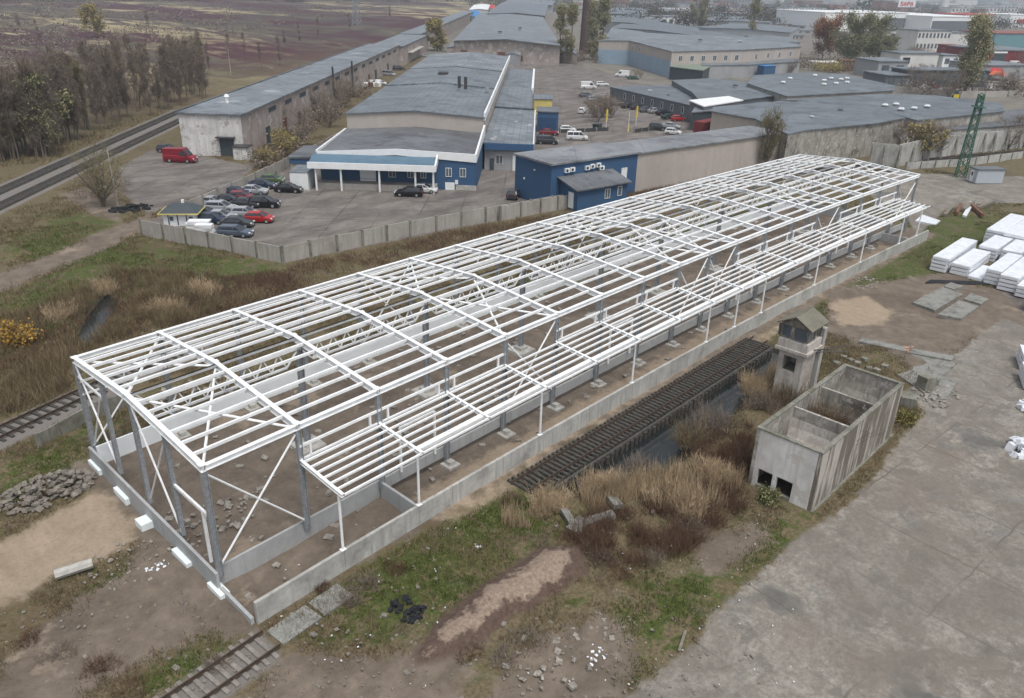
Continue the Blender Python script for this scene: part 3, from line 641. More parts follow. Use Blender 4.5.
for i,y in enumerate(range(14,180,12)):
    if random.random()<.75: obj('gate',MB().box(13.0,13.15,y,y+2.6,-.2,3.+random.random()),'rust' if i%2 else 'dark_wall',r)
    obj('clerestory',MB().box(13.0,13.08,y+3,y+8,6.0,6.9),'dark_wall',r)
obj('porch',MB().box(13.2,16.5,200,236,4.0,4.3),'pad',r)
obj('flue',MB().tube([(13.6,72,0),(13.6,72,10.2)],[.28,.28],8),'dark_steel',r); obj('flue',MB().tube([(13.6,96,0),(13.6,96,9.6)],[.28,.28],8),'dark_steel',r)
# ------------------------------------------------------------------ blue and white warehouse
r=thing('blue_warehouse','dark blue warehouse with white fascia, columned loading porch and long grey roof','warehouse',(59.52,79.78,0),R(-48))
slab_wall(r,.4,26.8,.4,22.6,5.0,5.0,'blue_wall'); 
# gently arched annex roof
for (xa,xb,za,zb) in ((0.,13.4,5.55,6.35),(13.4,26.6,6.35,5.55)):
    obj('roof',MB().add([(xa,.5,za),(xb,.5,zb),(xb,22.5,zb+.3),(xa,22.5,za+.3),(xa,.5,za-.6),(xb,.5,zb-.6),(xb,22.5,zb-.6),(xa,22.5,za-.6)],[(0,1,2,3),(4,7,6,5),(0,4,5,1),(1,5,6,2),(2,6,7,3),(3,7,4,0)]),'roof_c',r)
fa=MB(); fa.add([(0,.2,4.9),(13.4,.2,5.6),(26.9,.2,4.75),(26.9,.2,6.1),(13.4,.2,6.6),(0,.2,5.8),(0,.48,4.9),(13.4,.48,5.6),(26.9,.48,4.75),(26.9,.48,6.1),(13.4,.48,6.6),(0,.48,5.8)],[(0,1,4,5),(1,2,3,4),(6,11,10,7),(7,10,9,8),(5,4,10,11),(4,3,9,10),(2,8,9,3),(0,5,11,6)])
obj('fascia',fa,'white_trim',r)
obj('fascia',MB().add([(26.62,.5,4.8),(26.95,.5,4.8),(26.95,22.5,5.6),(26.62,22.5,5.6),(26.62,.5,6.2),(26.95,.5,6.2),(26.95,22.5,7.4),(26.62,22.5,7.4)],[(0,3,2,1),(4,5,6,7),(0,1,5,4),(1,2,6,5),(2,3,7,6),(3,0,4,7)]),'white_trim',r)
obj('fascia',MB().box(26.62,26.95,22.6,154,8.2,9.6),'white_trim',r)
obj('parapet',MB().box(-.25,.05,.5,22.5,5.6,6.0),'white_trim',r)
w2,_=gable_bld(r,.2,26.6,22.6,154,8.6,.9,'beige_wall','roof_a','y',.3)
# cross steps in the long roof
for y,zz in ((66,.28),(104,.5)): obj('roof',MB().add([(0,y,8.62),(13.4,y,9.72),(26.6,y,8.82),(26.6,154,8.82),(13.4,154,9.72),(0,154,8.62),(0,y,8.8+zz),(13.4,y,9.8+zz),(26.6,y,8.8+zz),(26.6,154,8.8+zz),(13.4,154,9.8+zz),(0,154,8.8+zz)],[(0,1,2,3,4,5),(6,11,10,7),(7,10,9,8),(0,6,7,1),(1,7,8,2),(2,8,9,3),(3,9,10,4),(4,10,11,5),(5,11,6,0)]),'roof_b' if y>80 else 'roof_a',r)
for x,y in ((18.2,62),(19.8,61)): obj('chimney_pipe',MB().tube([(x,y,9.2),(x,y,12.)],[.38,.38],10),'dark_steel',r)
obj('roof_vent',MB().box(15,16.2,128,129,10.,11.6),'grey_steel',r); obj('roof_vent',MB().box(24.6,25.5,58,59.,9.2,10.),'grey_steel',r); obj('hatch',MB().box(10.5,13,84,87,10.1,10.5),'dark_steel',r)
# porch
obj('loading_dock',MB().box(.2,20.3,-2.0,.38,-.3,1.05),'concrete_fence',r)
obj('porch_roof',MB().add([(-.6,-3.0,4.45),(20.2,-3.0,4.45),(20.2,.15,5.0),(-.6,.15,5.0),(-.6,-3.0,4.7),(20.2,-3.0,4.7),(20.2,.15,5.45),(-.6,.15,5.45)],[(0,3,2,1),(4,5,6,7),(0,1,5,4),(1,2,6,5),(2,3,7,6),(3,0,4,7)]),'roof_blue',r)
obj('fascia',MB().box(-.8,20.4,-3.35,-3.02,3.7,4.72),'white_trim',r); obj('fascia',MB().add([(20.22,-3.02,3.7),(20.5,-3.02,3.7),(20.5,.1,4.6),(20.22,.1,4.6),(20.22,-3.02,4.74),(20.5,-3.02,4.74),(20.5,.1,5.9),(20.22,.1,5.9)],[(0,3,2,1),(4,5,6,7),(0,1,5,4),(1,2,6,5),(2,3,7,6),(3,0,4,7)]),'white_trim',r)
for x in (.4,4.6,11.,17.,20.0): obj('porch_post',MB().box(x-.14,x+.14,-2.95,-2.65,-.2,3.75),'white_trim',r)
obj('roller_door',MB().box(7.1,9.8,.3,.42,1.06,3.6),'white_trim',r)
for x,w_ in ((12.6,1.1),(15.7,.9)): win(r,x,1.9,w_,1.5,.4)
obj('door',MB().box(16.3,17.2,.32,.44,1.06,3.3),'dark_wall',r); win(r,17.9,1.9,.8,1.5,.4)
for x in (22.2,24.6): win(r,x,2.3,.9,1.35,.4)
obj('loading_door',MB().box(21.6,23.2,.28,.44,-.1,1.25),'white_trim',r); obj('plinth',MB().box(23.4,26.9,.3,.42,-.1,.85),'pad',r); obj('meter_box',MB().box(23.3,23.8,.2,.39,1.0,1.7),'white_trim',r)
obj('railing',MB().tube([(0.4,-1.95,1.95),(20.2,-1.95,1.95)],[.03,.03],4).tube([(0.4,-1.95,1.5),(20.2,-1.95,1.5)],[.03,.03],4),'dark_steel',r)
# small side shed left of it
r=thing('side_shed','grey roofed lean-to shed with blue band left of the blue warehouse','shed',(59.52,79.78,0),R(-48))
slab_wall(r,-7,.0,8,18,2.9,3.2,'concrete_fence'); slab_roof(r,-7,0.,8,18,2.92,3.22,'roof_c'); obj('blue_band',MB().box(-7.2,-.1,7.8,7.95,2.0,2.8),'blue_wall',r)
r=thing('storage_container','white steel storage container at the left end of the loading porch','container',(59.52,79.78,0),R(-48))
mb=MB().box(-3.9,-.9,-3.2,2.2,0,2.9); 
obj('body',mb,'white_trim',r); rb=MB()
for i in range(12): rb.box(-3.75+i*.24,-3.63+i*.24,-3.26,-3.21,.15,2.75)
obj('ribs',rb,'white_trim',r); obj('lid',MB().box(-4.,-.8,-3.3,2.3,2.92,3.05),'roof_b',r)
# right hand lean-tos of the blue warehouse
r=thing('lean_to_hall','grey roofed lean-to hall with blue fascia along the right side of the blue warehouse','building',(59.52,79.78,0),R(-48))
slab_wall(r,27.2,36.2,17,60,4.9,4.6,'grey_light_wall'); slab_roof(r,27.2,36.2,17,60,4.95,4.65,'roof_b'); obj('fascia',MB().box(27.2,36.4,16.2,16.5,3.9,5.1),'blue_wall',r); obj('fascia',MB().box(36.22,36.45,16.52,60,4.3,5.2),'white_trim',r)
slab_wall(r,27.2,35.,61,150,5.4,5.0,'grey_light_wall'); slab_roof(r,27.2,35.,61,150,5.45,5.05,'roof_a'); obj('fascia',MB().box(35.,35.6,96,150,4.6,5.9),'white_trim',r)
win(r,30.,1.2,1.2,1.6,17,mull=1); obj('door',MB().box(32.5,35.5,16.85,16.98,0,3.),'white_trim',r); obj('door',MB().box(28.2,29.0,16.85,16.98,0,2.2),'dark_wall',r)
r=thing('blue_garage','small flat roofed bright blue garage beside the lean-to hall','garage',(59.52,79.78,0),R(-48))
obj('wall',MB().box(36.9,41.9,60.5,68,-.2,4.6),'blue_wall',r); obj('roof',MB().box(36.7,42.1,60.3,68.2,4.62,4.85),'roof_c',r); obj('door',MB().box(37.4,41.4,60.35,60.48,0,3.4),'blue_dark',r)
r=thing('yellow_cabin','small sand yellow flat cabin behind the blue garage','cabin',(59.52,79.78,0),R(-48))
obj('wall',MB().box(36.,40.8,88,97,-.2,3.9),'straw_tan' if 0 else M['yellow_trim'],r); obj('roof',MB().box(35.8,41.,87.8,97.2,3.92,4.1),'roof_a',r)
# ------------------------------------------------------------------ blue flat building and long beige hall
a9=R(-9); org=np.array([83.716,55.601])+np.array([math.cos(a9)*-3.1-math.sin(a9)*-12.1, math.sin(a9)*-3.1+math.cos(a9)*-12.1])
r=thing('blue_office','bright blue flat-roofed office with a lower front annex and air conditioners','building',(org[0],org[1],0),a9)
obj('wall',MB().add([(0,0,-.5),(18.9,0,-.5),(18.9,9.3,-.5),(0,9.3,-.5),(0,0,6.7),(18.9,0,6.7),(18.9,9.3,7.0),(0,9.3,7.0)],[(0,3,2,1),(4,5,6,7),(0,1,5,4),(1,2,6,5),(2,3,7,6),(3,0,4,7)]),'blue_wall',r)
slab_roof(r,0,18.9,0,9.3,6.75,6.75,'roof_e',.3,.35)
obj('annex_wall',MB().add([(1.9,-4.3,-.5),(12.6,-4.3,-.5),(12.6,-.02,-.5),(1.9,-.02,-.5),(1.9,-4.3,3.5),(12.6,-4.3,3.5),(12.6,-.02,4.6),(1.9,-.02,4.6)],[(0,3,2,1),(4,5,6,7),(0,1,5,4),(1,2,6,5),(2,3,7,6),(3,0,4,7)]),'blue_wall',r)
obj('annex_roof',MB().add([(1.2,-4.8,3.4),(13.1,-4.8,3.4),(13.1,-.02,4.65),(1.2,-.02,4.65),(1.2,-4.8,3.62),(13.1,-4.8,3.62),(13.1,-.02,4.87),(1.2,-.02,4.87)],[(0,3,2,1),(4,5,6,7),(0,1,5,4),(1,2,6,5),(2,3,7,6),(3,0,4,7)]),'roof_c',r)
for x,z in ((3.,5.35),(4.1,5.4),(7.3,5.3),(8.4,5.45),(9.7,5.5),(10.5,4.95)): ac_unit(r,x,z)
win(r,8.2,1.5,1.0,1.4,-4.3,mull=1); win(r,10.9,1.6,.8,1.4,-4.3,mull=0); win(r,15.9,2.9,1.2,1.7,0,pane='white_trim'); 
obj('door',MB().box(1.81,1.89,-3.4,-2.2,0.4,2.9),'white_trim',r)
obj('wall_lamp',MB().box(-.15,-.02,4,4.3,5.2,5.4),'white_trim',r); obj('wall_lamp',MB().box(-.15,-.02,6.6,6.9,3.3,3.6),'white_trim',r)
r=thing('beige_hall','long low pale beige hall adjoining the blue office','building',(org[0],org[1],0),a9)
slab_wall(r,18.95,60.,0.05,8.6,6.6,6.6,'beige_wall'); slab_roof(r,19.3,60.,0.05,8.6,6.62,6.62,'roof_e',.25,.3)
# concrete hall behind far end of steel frame
r,P_,Z_=poly_bld('concrete_hall','streaked concrete hall with wide dark roof behind the far end of the frame',[(757,120),(788,135),(806,131),(874,124),(904,119),(862,106,.5),(815,102,.5),(790,103)],7,'concrete_old','roof_d')
poly_bld('rear_hall','grey roofed hall with skylight domes behind the concrete hall',[(815,102),(862,106),(916,121),(1003,112),(1000,104),(930,96),(880,95),(780,101)],6.5,'concrete_old','roof_d')
r,P_,Z_=poly_bld('skylight_hall','broad low hall with small white roof domes and torn right end',[(787,97),(893,91),(893,86),(842,75),(806,73),(755,76),(748,84)],6,'concrete_fence','roof_d')
def domes(label,grp,pts,h):
    d0=None
    for i,(x,y) in enumerate(pts):
        p=G(x,y,h)
        if d0 is None:
            d0=thing('skylight_dome',label,'skylight',(p[0],p[1],h),0,grp); obj('kerb',MB().box(-.7,.7,-.7,.7,0,.25),'grey_steel',d0); obj('dome',MB().box(-.62,.62,-.62,.62,.26,.6,.25,.25),'lamp_white',d0)
        else: copy_tree(d0,None,None,(p[0],p[1],h))
domes('small white skylight dome on the broad low hall roof','white domes on the broad low roof',[(824,81),(831,79),(841,80),(824,85),(836,84),(847,83),(847,79),(815,76),(790,79),(783,83)],6.3)
domes('white skylight dome on the roof behind the concrete hall','white domes on the rear hall roof',[(885,106),(896,105),(901,110),(914,109),(927,107)],6.9)
r,P_,Z_=poly_bld('dark_sheds','long dark roofed sheds with a pale leaning concrete wall','shed row' if 0 else [(872,131),(902,134),(960,130),(1040,124),(1100,119),(1080,104),(1000,112),(940,121),(905,124)],4.2,'concrete_wall','roof_c')
# buttressed yard wall in front of the sheds
wp=[(868,164),(895,167),(925,160),(952,155),(980,152),(1002,150),(1030,147),(1060,143)]
r=thing('buttressed_wall','tall pale concrete wall with dark leaning buttresses behind the green pylon','wall',(*G(868,164)[:2],0))
o0=G(868,164)
for i,(a,b) in enumerate(zip(wp[:-1],wp[1:])):
    A_,B_=G(*a)-o0,G(*b)-o0; obj('wall_panel',strip([A_[:2]*.999,B_[:2]*.999],-.3,4.4+.15*(i%2),.3),'concrete_wall',r)
    for t_ in (.05,.5):
        C_=A_+(B_-A_)*t_; obj('buttress',MB().beam((C_[0]-1.6,C_[1]-.8,0),(C_[0]-.2,C_[1]-.1,4.1),.35,.5),'concrete_moss',r)
# ------------------------------------------------------------------ dark grey office and halls behind the car park
g0=G(609.5,99.7); 
a7=frame_of(G(610,87,3.7),G(697,107,3.7))
r=thing('grey_office','long slate grey low building with a row of windows facing the parked cars','building',(g0[0],g0[1],0),a7)
L7=float(np.linalg.norm((G(697,107,3.7)-G(610,87,3.7))[:2]))
slab_wall(r,0,L7,0,26,3.6,3.6,'grey_wall'); slab_roof(r,0,L7,0,26,3.65,3.65,'roof_d',.2,.2)
for i in range(8): win(r,8.5+(L7-10.)*i/7.,1.3,.85,1.6,0.,mull=0,pane='glass')
obj('vent_grille',MB().box(1.2,2.3,-.1,-.01,1.0,2.8),'dark_wall',r)
poly_bld('slate_hall','wide slate grey hall roof right of the slate grey office',[(704,106),(752,99),(787,94.5),(752,84),(712,79),(672,81),(693,93)],5,'grey_wall','roof_d')
poly_bld('white_strip_shed','small shed with a bright white roof strip beside the slate hall',[(704,107),(742,101),(728,97),(690,101)],5.2,'grey_wall','white_trim')
poly_bld('dark_block','dark slate block at the left end of the long red container','building block' if 0 else [(692,113),(714,111),(716,107),(696,108)],4.2,'dark_wall','roof_b')
poly_bld('cream_hall','cream walled hall behind the long red container',[(712,112),(757,120),(790,103),(780,102),(715,108)],6.6,'beige_wall','roof_d')
r=thing('red_container_row','long dark red corrugated container behind the beige hall roof','container',(*G(703,137)[:2],0),frame_of(G(703,137),G(749,128)))
obj('body',MB().box(0,27,0,3,0,3.3),'red_sheet',r); rb=MB()
for i in range(50): rb.box(.3+i*.53,.55+i*.53,-.06,-.005,.2,3.1)
obj('ribs',rb,'red_sheet',r); obj('end_door',MB().box(-.08,-.01,.2,2.8,.15,3.1),'red_sheet',r)
# two-tone two storey hall
b0=G(597,43,10.); b1=G(670,61,10.); b2=G(802,47,9.)
r,P_,Z_=poly_bld('two_tone_hall','two-storey hall with pale upper wall and light blue lower wall behind the white van','building',) if 0 else poly_bld('two_tone_hall','two-storey hall with pale pink upper wall and light blue lower end wall',[(599,41),(630,41,.6),(672,52),(746,50,.4),(801,47),(794,44),(742,37,.6),(700,36),(640,33)],9.4,'beige_wall','roof_b')
A_=G(630,41,10.0); B_=G(672,52,9.4); A0=G(599,41,9.4); c=r.location; nn=np.array([-(B_-A_)[1],(B_-A_)[0]]); nn=nn/np.linalg.norm(nn); 
if (CC[:2]-A_[:2])@nn<0: nn=-nn
q=[(A_[0]-c[0]+nn[0]*.15,A_[1]-c[1]+nn[1]*.15),(B_[0]-c[0]+nn[0]*.15,B_[1]-c[1]+nn[1]*.15)]
q.insert(0,(A0[0]-c[0]+nn[0]*.15,A0[1]-c[1]+nn[1]*.15)); obj('lower_wall',strip(q,-.3,6.0,.2),'lightblue_wall',r)
D_=G(746,50,9.8); E_=G(801,47,9.4); loc=lambda v:(v[0]-c[0],v[1]-c[1])
wallwins(r,loc(B_),loc(D_),6.0,1.9,6,1.7,1.5); wallwins(r,loc(D_),loc(E_),6.0,1.9,4,1.7,4)
F1,F2=A_+(B_-A_)*-.02+(0,0,0),A_+(B_-A_)*.38; wallwins(r,loc(F1),loc(F2),6.6,1.7,2,1.7,.5)
poly_bld('green_canopy','faded green canopy roof at the corner of the two-tone hall',[(670,67),(703,71),(711,66),(690,62)],4.5,'dark_wall','roof_green','canopy')
poly_bld('loading_annex','grey roofed loading annex along the two-tone hall',[(703,66),(750,65),(800,62),(798,59),(740,58),(700,60)],4.8,'grey_light_wall','roof_a')
p=G(765,78); r=thing('blue_tank','bright blue box tank in front of the loading annex','tank',(p[0],p[1],0),R(-20)); obj('body',MB().box(-3.,3,-2.,2,0,4.6,.1,.1),'blue_wall',r); obj('lid',MB().box(-3.1,3.1,-2.1,2.1,4.61,4.8),'blue_tarp',r)
M['rubble_dark']=plain('rubble_dark',(.20,.18,.155),.95,0,.4,4)
M['dark_soil_wet']=plain('dark_soil_wet',(.06,.05,.04),.9,0,.5,2)
M['cabin_grey']=plain('cabin_grey',(.42,.46,.50),.5,0,.04,1)
# ------------------------------------------------------------------ concrete fence round the car park
def fence(name,label,pxs,h=2.5,step=4.,mat='concrete_fence',posts=True,cat='fence',wob=.05):
    o=G(*pxs[0]); r=thing(name,label,cat,(o[0],o[1],0))
    for a,b in zip(pxs[:-1],pxs[1:]):
        A_,B_=(G(*a)-o)[:2],(G(*b)-o)[:2]; L=np.linalg.norm(B_-A_); n=max(1,round(L/step)); d=(B_-A_)/L
        for i in range(n):
            p=A_+d*L*i/n; q=A_+d*L*(i+1)/n; z=random.uniform(-wob,wob)
            obj('wall_panel',strip([p+d*.13,q-d*.13],-.4,h+z,.14),mat,r)
            if posts: obj('post',MB().box(p[0]-.17,p[0]+.17,p[1]-.17,p[1]+.17,-.4,h+.14),'concrete_moss',r)
    if posts: obj('post',MB().box(B_[0]-.17,B_[0]+.17,B_[1]-.17,B_[1]+.17,-.4,h+.14),'concrete_moss',r)
    return r
fence('concrete_fence','tall grey concrete panel fence bending around the near side of the car park',[(143,235),(283,263),(410,236),(572,206)],2.15,4.2)
fence('concrete_fence','low concrete panel fence behind the parked cars on the left',[(188,214),(245,189),(302,161),(338,142)],1.9,4.2)
fence('concrete_fence','short weathered concrete fence next to the blue office annex',[(500,221),(540,213),(574,208)],2.2,3.5)
fence('concrete_fence','pale low concrete wall along the far railway beside the grey cabin',[(905,170),(962,166),(1022,158)],1.5,4.,'concrete_wall')
fence('track_wall','low dark concrete wall beside the railway at the hall corner',[(40,449),(97,417),(130,404)],1.25,4.,'concrete_moss')
fence('yard_wall','distant pale wall running along the yard beyond the sheds',[(893,92),(960,98),(1030,97),(1100,95)],2.2,9.,'concrete_fence',False,'wall')
# ------------------------------------------------------------------ vehicles
def paint(name,c):
    if name not in M: M[name]=plain(name,c,.28,.1,.03,.5,.5)
    return name
CARC={'red':(.42,.02,.02),'dark_red':(.22,.02,.03),'black':(.012,.013,.016),'silver':(.36,.38,.40),'grey':(.12,.13,.15),'dark_blue':(.025,.04,.075),'blue_grey':(.09,.12,.16),'white':(.72,.73,.73),'green':(.10,.15,.07),'dark_green':(.02,.06,.05),'dark_grey':(.045,.05,.055),'van_red':(.24,.016,.03)}
def loft(secs,mat,parent,name):
    "secs: list of (x, halfwidth bottom, z0, halfwidth mid, zm, halfwidth top, z1)"
    mb=MB(); vs=[];fs=[]; n=8
    for x,wb,z0,wm,zm,wt,z1 in secs: vs+=[(x,-wb,z0),(x,-wm,(z0+zm)/2),(x,-wm,zm),(x,-wt,z1),(x,wt,z1),(x,wm,zm),(x,wm,(z0+zm)/2),(x,wb,z0)]
    for i in range(len(secs)-1):
        for j in range(n): fs.append((i*n+j,(i+1)*n+j,(i+1)*n+(j+1)%n,i*n+(j+1)%n))
    fs.append(tuple(range(n))); k=(len(secs)-1)*n; fs.append(tuple(k+j for j in range(n))[::-1])
    mb.add(vs,fs); return obj(name,mb,mat,parent,smooth=False)
KIND={ # length, body top profile (x,z), roof profile
 'saloon':(4.6,[(-2.28,.62),(-2.2,.95),(-1.55,1.0),(.95,.97),(1.95,.83),(2.25,.6)],[(-1.75,.98),(-1.05,1.40),(.15,1.43),(1.15,.96)],1.44),
 'estate':(4.7,[(-2.32,.65),(-2.28,1.0),(-1.6,1.0),(.95,.98),(1.95,.85),(2.3,.6)],[(-2.25,1.0),(-1.95,1.42),(.2,1.47),(1.2,.97)],1.48),
 'hatchback':(4.0,[(-1.95,.65),(-1.92,1.0),(-1.4,1.02),(.8,1.0),(1.65,.86),(1.95,.6)],[(-1.88,1.0),(-1.5,1.42),(.15,1.48),(1.05,.99)],1.5),
 'suv':(4.6,[(-2.25,.7),(-2.22,1.12),(-1.5,1.14),(1.0,1.12),(2.0,1.0),(2.28,.7)],[(-2.18,1.12),(-1.85,1.66),(.2,1.70),(1.15,1.11)],1.7),
 'minivan':(4.9,[(-2.4,.7),(-2.38,1.15),(-1.5,1.18),(1.4,1.12),(2.1,.98),(2.42,.7)],[(-2.36,1.15),(-2.2,1.85),(.8,1.9),(1.75,1.1)],1.9),
 'van':(5.6,[(-2.8,.75),(-2.79,1.3),(-1.6,1.32),(1.7,1.28),(2.45,1.12),(2.8,.7)],[(-2.78,1.3),(-2.74,2.38),(1.0,2.45),(1.95,1.27)],2.4)}
def car(px,py,col,kind,heading,label,group=None,x=None,y=None,cat=None,z=0.02,sc=1.):
    "heading in degrees in the world"
    L,prof,roof,_=KIND[kind]; p=G(px,py); nm={'van':'delivery_van','minivan':'minivan'}.get(kind,'parked_car')
    r=thing(nm,label,cat or {'van':'van','minivan':'minivan'}.get(kind,'car'),(p[0],p[1],z),R(heading),group)
    r.scale=(sc,sc,sc)
    c=paint('paint_'+col,CARC[col]); W2=.88 if kind!='van' else 1.0
    secs=[]
    for i,(x_,z_) in enumerate(prof):
        e=.86 if i in (0,len(prof)-1) else 1.; secs.append((x_,W2*.9*e,.24 if i not in (0,len(prof)-1) else .34,W2*e,z_-.12,W2*.93*e,z_))
    loft(secs,c,r,'body')
    b0_,t0,t1,b1_=roof; wt=W2*.74 if kind!='van' else .88
    # glasshouse
    g=MB(); zs=.02
    def ring(x_,w_,z_): return [(x_,-w_,z_),(x_,w_,z_)]
    vs=ring(b0_[0],W2*.9,b0_[1]-.02)+ring(t0[0],wt,t0[1])+ring(t1[0],wt,t1[1])+ring(b1_[0],W2*.88,b1_[1]-.02)
    g.add(vs,[(0,2,4,6),(1,7,5,3),(0,1,3,2),(2,3,5,4),(4,5,7,6),(0,6,7,1)])
    body_glass = kind!='van'
    gl=obj('windows',g,'glass' if body_glass else c,r)
    # roof skin and pillars
    rf=MB(); rf.add([(t0[0]-.06,-wt-.01,t0[1]-.02),(t1[0]+.05,-wt-.01,t1[1]-.02),(t1[0]+.05,wt+.01,t1[1]-.02),(t0[0]-.06,wt+.01,t0[1]-.02),(t0[0],-wt+.05,t0[1]+.045),(t1[0],-wt+.05,t1[1]+.045),(t1[0],wt-.05,t1[1]+.045),(t0[0],wt-.05,t0[1]+.045)],[(0,3,2,1),(4,5,6,7),(0,1,5,4),(1,2,6,5),(2,3,7,6),(3,0,4,7)])
    for s in (-1,1):
        if body_glass:
            rf.beam((b0_[0],s*W2*.9,b0_[1]-.02),(t0[0],s*wt,t0[1]),.1,.16); rf.beam((b1_[0],s*W2*.89,b1_[1]-.02),(t1[0],s*wt,t1[1]),.07,.08)
            for q in ((-.05,) if kind!='minivan' else (-.9,.35)): rf.beam((q,s*W2*.915,1.0),(q,s*(wt+.01),t1[1]-.02),.06,.1)
        else: rf.beam((b1_[0],s*W2*.89,b1_[1]-.02),(t1[0],s*wt,t1[1]),.07,.1)
    obj('roof',rf,c,r)
    if not body_glass:
        obj('windscreen',MB().add([(b1_[0]+.02,-W2*.8,b1_[1]+.05),(b1_[0]+.02,W2*.8,b1_[1]+.05),(t1[0]+.16,wt*.9,t1[1]-.15),(t1[0]+.16,-wt*.9,t1[1]-.15),(b1_[0]-.1,-W2*.8,b1_[1]),(b1_[0]-.1,W2*.8,b1_[1]),(t1[0],wt*.9,t1[1]-.15),(t1[0],-wt*.9,t1[1]-.15)],[(0,1,2,3),(4,7,6,5),(0,4,5,1),(1,5,6,2),(2,6,7,3),(3,7,4,0)]),'glass',r)
        for s in (-1,1): obj('side_window',MB().add([(.35,s*1.01,1.38),(1.55,s*1.01,1.33),(1.1,s*.93,2.05),(.35,s*.93,2.05),(.35,s*.8,1.38),(1.55,s*.8,1.33),(1.1,s*.8,2.05),(.35,s*.8,2.05)],[(0,1,2,3),(4,7,6,5),(0,4,5,1),(1,5,6,2),(2,6,7,3),(3,7,4,0)]),'glass',r)
    rw_=.33 if kind not in ('suv','van') else .37
    for xx in (-L*.29,L*.3):
        for s in (-1,1):
            w_=obj('wheel',MB().tube([(xx,s*(W2-.2),rw_),(xx,s*(W2+.015),rw_)],[rw_,rw_],14),'tyre',r)
            obj('rim',MB().tube([(xx,s*(W2+.0),rw_),(xx,s*(W2+.03),rw_)],[rw_*.62,rw_*.6],10),'rim',w_)
    e=prof[-1][0]; zf=prof[-1][1]
    for s in (-1,1):
        obj('headlight',MB().cbox((e-.12,s*W2*.66,zf+.08),(.3,.36,.14)),'lamp_white',r); obj('tail_light',MB().cbox((prof[0][0]+.04,s*W2*.7,.82 if kind!='van' else 1.15),(.14,.2,.25)),'lamp_red',r)
        obj('mirror',MB().cbox((b1_[0]-.35,s*(W2+.09),b1_[1]+.08),(.16,.16,.14)),c,r)
    obj('number_plate',MB().cbox((e+.01-.02,0,.42),(.04,.5,.11)),'plate',r)
    obj('bumper',MB().box(e-.14,e+.03,-W2*.82,W2*.82,.22,.36),'dark_steel',r)
    return r
HD=-48
car(181,162,'van_red','van',HD-3,'bright red panel van standing before the white end wall of the long warehouse','vans' if 0 else None,sc=1.05)
car(168,152,'dark_grey','hatchback',HD,'dark car half hidden behind the bright red panel van')
G1='cars parked in the fenced yard'
for a in ((236,236,'blue_grey','estate','dark bluish estate car nearest the fence, in front of the other parked cars'),
 (238,226.5,'dark_grey','saloon','dark grey saloon between the bluish estate and the silver cars'),
 (221,220,'silver','saloon','silver saloon at the left in the group near the white kiosk'),
 (206,217.5,'dark_grey','hatchback','dark small car right beside the white kiosk at the yard corner'),
 (222,211,'silver','estate','long silver grey estate in the second row from the fence'),
 (246,217,'silver','hatchback','greenish silver hatchback just behind the bright red hatchback'),
 (260,222,'red','hatchback','bright red hatchback at the right end of the parked group'),
 (229,204,'black','saloon','black saloon left of the dark red car'),
 (242,200.5,'dark_red','hatchback','dark red car wedged behind the black multi-seater'),
 (265,207,'black','suv','large black car parked just above the bright red hatchback'),
 (254,194,'silver','saloon','silver saloon in the upper row of the fenced yard'),
 (263,188,'dark_blue','saloon','dark blue saloon between the silver saloon and the green car'),
 (273,183,'green','hatchback','small olive green car at the top of the parked group'),
 (289,192,'black','saloon','black saloon at the upper right end of the parked group'),
 (213,206,'silver','hatchback','pale small car at the left end of the middle row of the fenced yard'),(246,207,'dark_grey','saloon','dark grey saloon in the thick of the parked group'),(236,196,'dark_blue','saloon','dark blue car against the low fence in the middle of the group'),(213,223,'dark_blue','hatchback','small dark blue car squeezed next to the white boards'),
 (409,196,'black','estate','black estate car in front of the loading porch'),
 (424,192.5,'white','saloon','white silver car behind the black estate at the porch'),
 (514,198,'dark_grey','hatchback','dark hatchback beside the left end of the blue office')):
    car(a[0],a[1],a[2],a[3],(HD+180 if a[0]==409 else 30 if a[0]==514 else HD+random.uniform(-4,4)),a[4],G1)
G2='vehicles in the muddy rear lot'
for a in ((547,144,'dark_grey','minivan','dark grey minivan near the corner of the blue office roof',HD),(549,135,'dark_red','saloon','brownish red car behind the dark minivan',HD),
 (577,140,'white','minivan','white passenger minivan above the blue office roof',HD),(568,132,'white','hatchback','white small car behind the white passenger minivan',HD),
 (582,113,'white','hatchback','white car beside the round overgrown island',30),(588,89,'white','van','white delivery van at the top of the car rows',HD+12),
 (602,86,'white','estate','white car right of the white delivery van',HD+12),(586,97,'grey','saloon','grey car at the left end of the diagonal row',HD+25),(593,101,'silver','hatchback','silver hatchback second in the diagonal row',HD+25),
 (604,103,'dark_grey','saloon','dark car third in the diagonal row',HD+30),(616,105,'silver','saloon','silver car fourth in the diagonal row',HD+30),(628,108,'black','saloon','black car fifth in the diagonal row',HD+30),
 (637,109.5,'dark_grey','saloon','dark grey car sixth in the diagonal row',HD+30),(646,112,'grey','saloon','grey car seventh in the diagonal row',HD+30),(655,113,'silver','saloon','silver car eighth in the diagonal row',HD+30),
 (663,115,'black','saloon','black car ninth in the diagonal row',HD+30),(669,119,'dark_green','saloon','dark green car last in the diagonal row',HD+30),(678,121,'red','hatchback','bright red car beside the dark slate block',HD+10),
 (658,130,'dark_grey','suv','dark grey car in the gap before the dark slate block',HD-20),(671,128.5,'silver','saloon','silver saloon right of the dark grey car near the slate block',HD-20),(673,134.5,'white','hatchback','white car partly hidden by the beige hall roof',HD-20),
 (622,77,'white','van','old white van parked by the light blue wall',HD+170),(633,79.5,'dark_green','saloon','dark car right of the old white van at the light blue wall',HD)):
    car(a[0],a[1],a[2],a[3],a[5],a[4],G2)
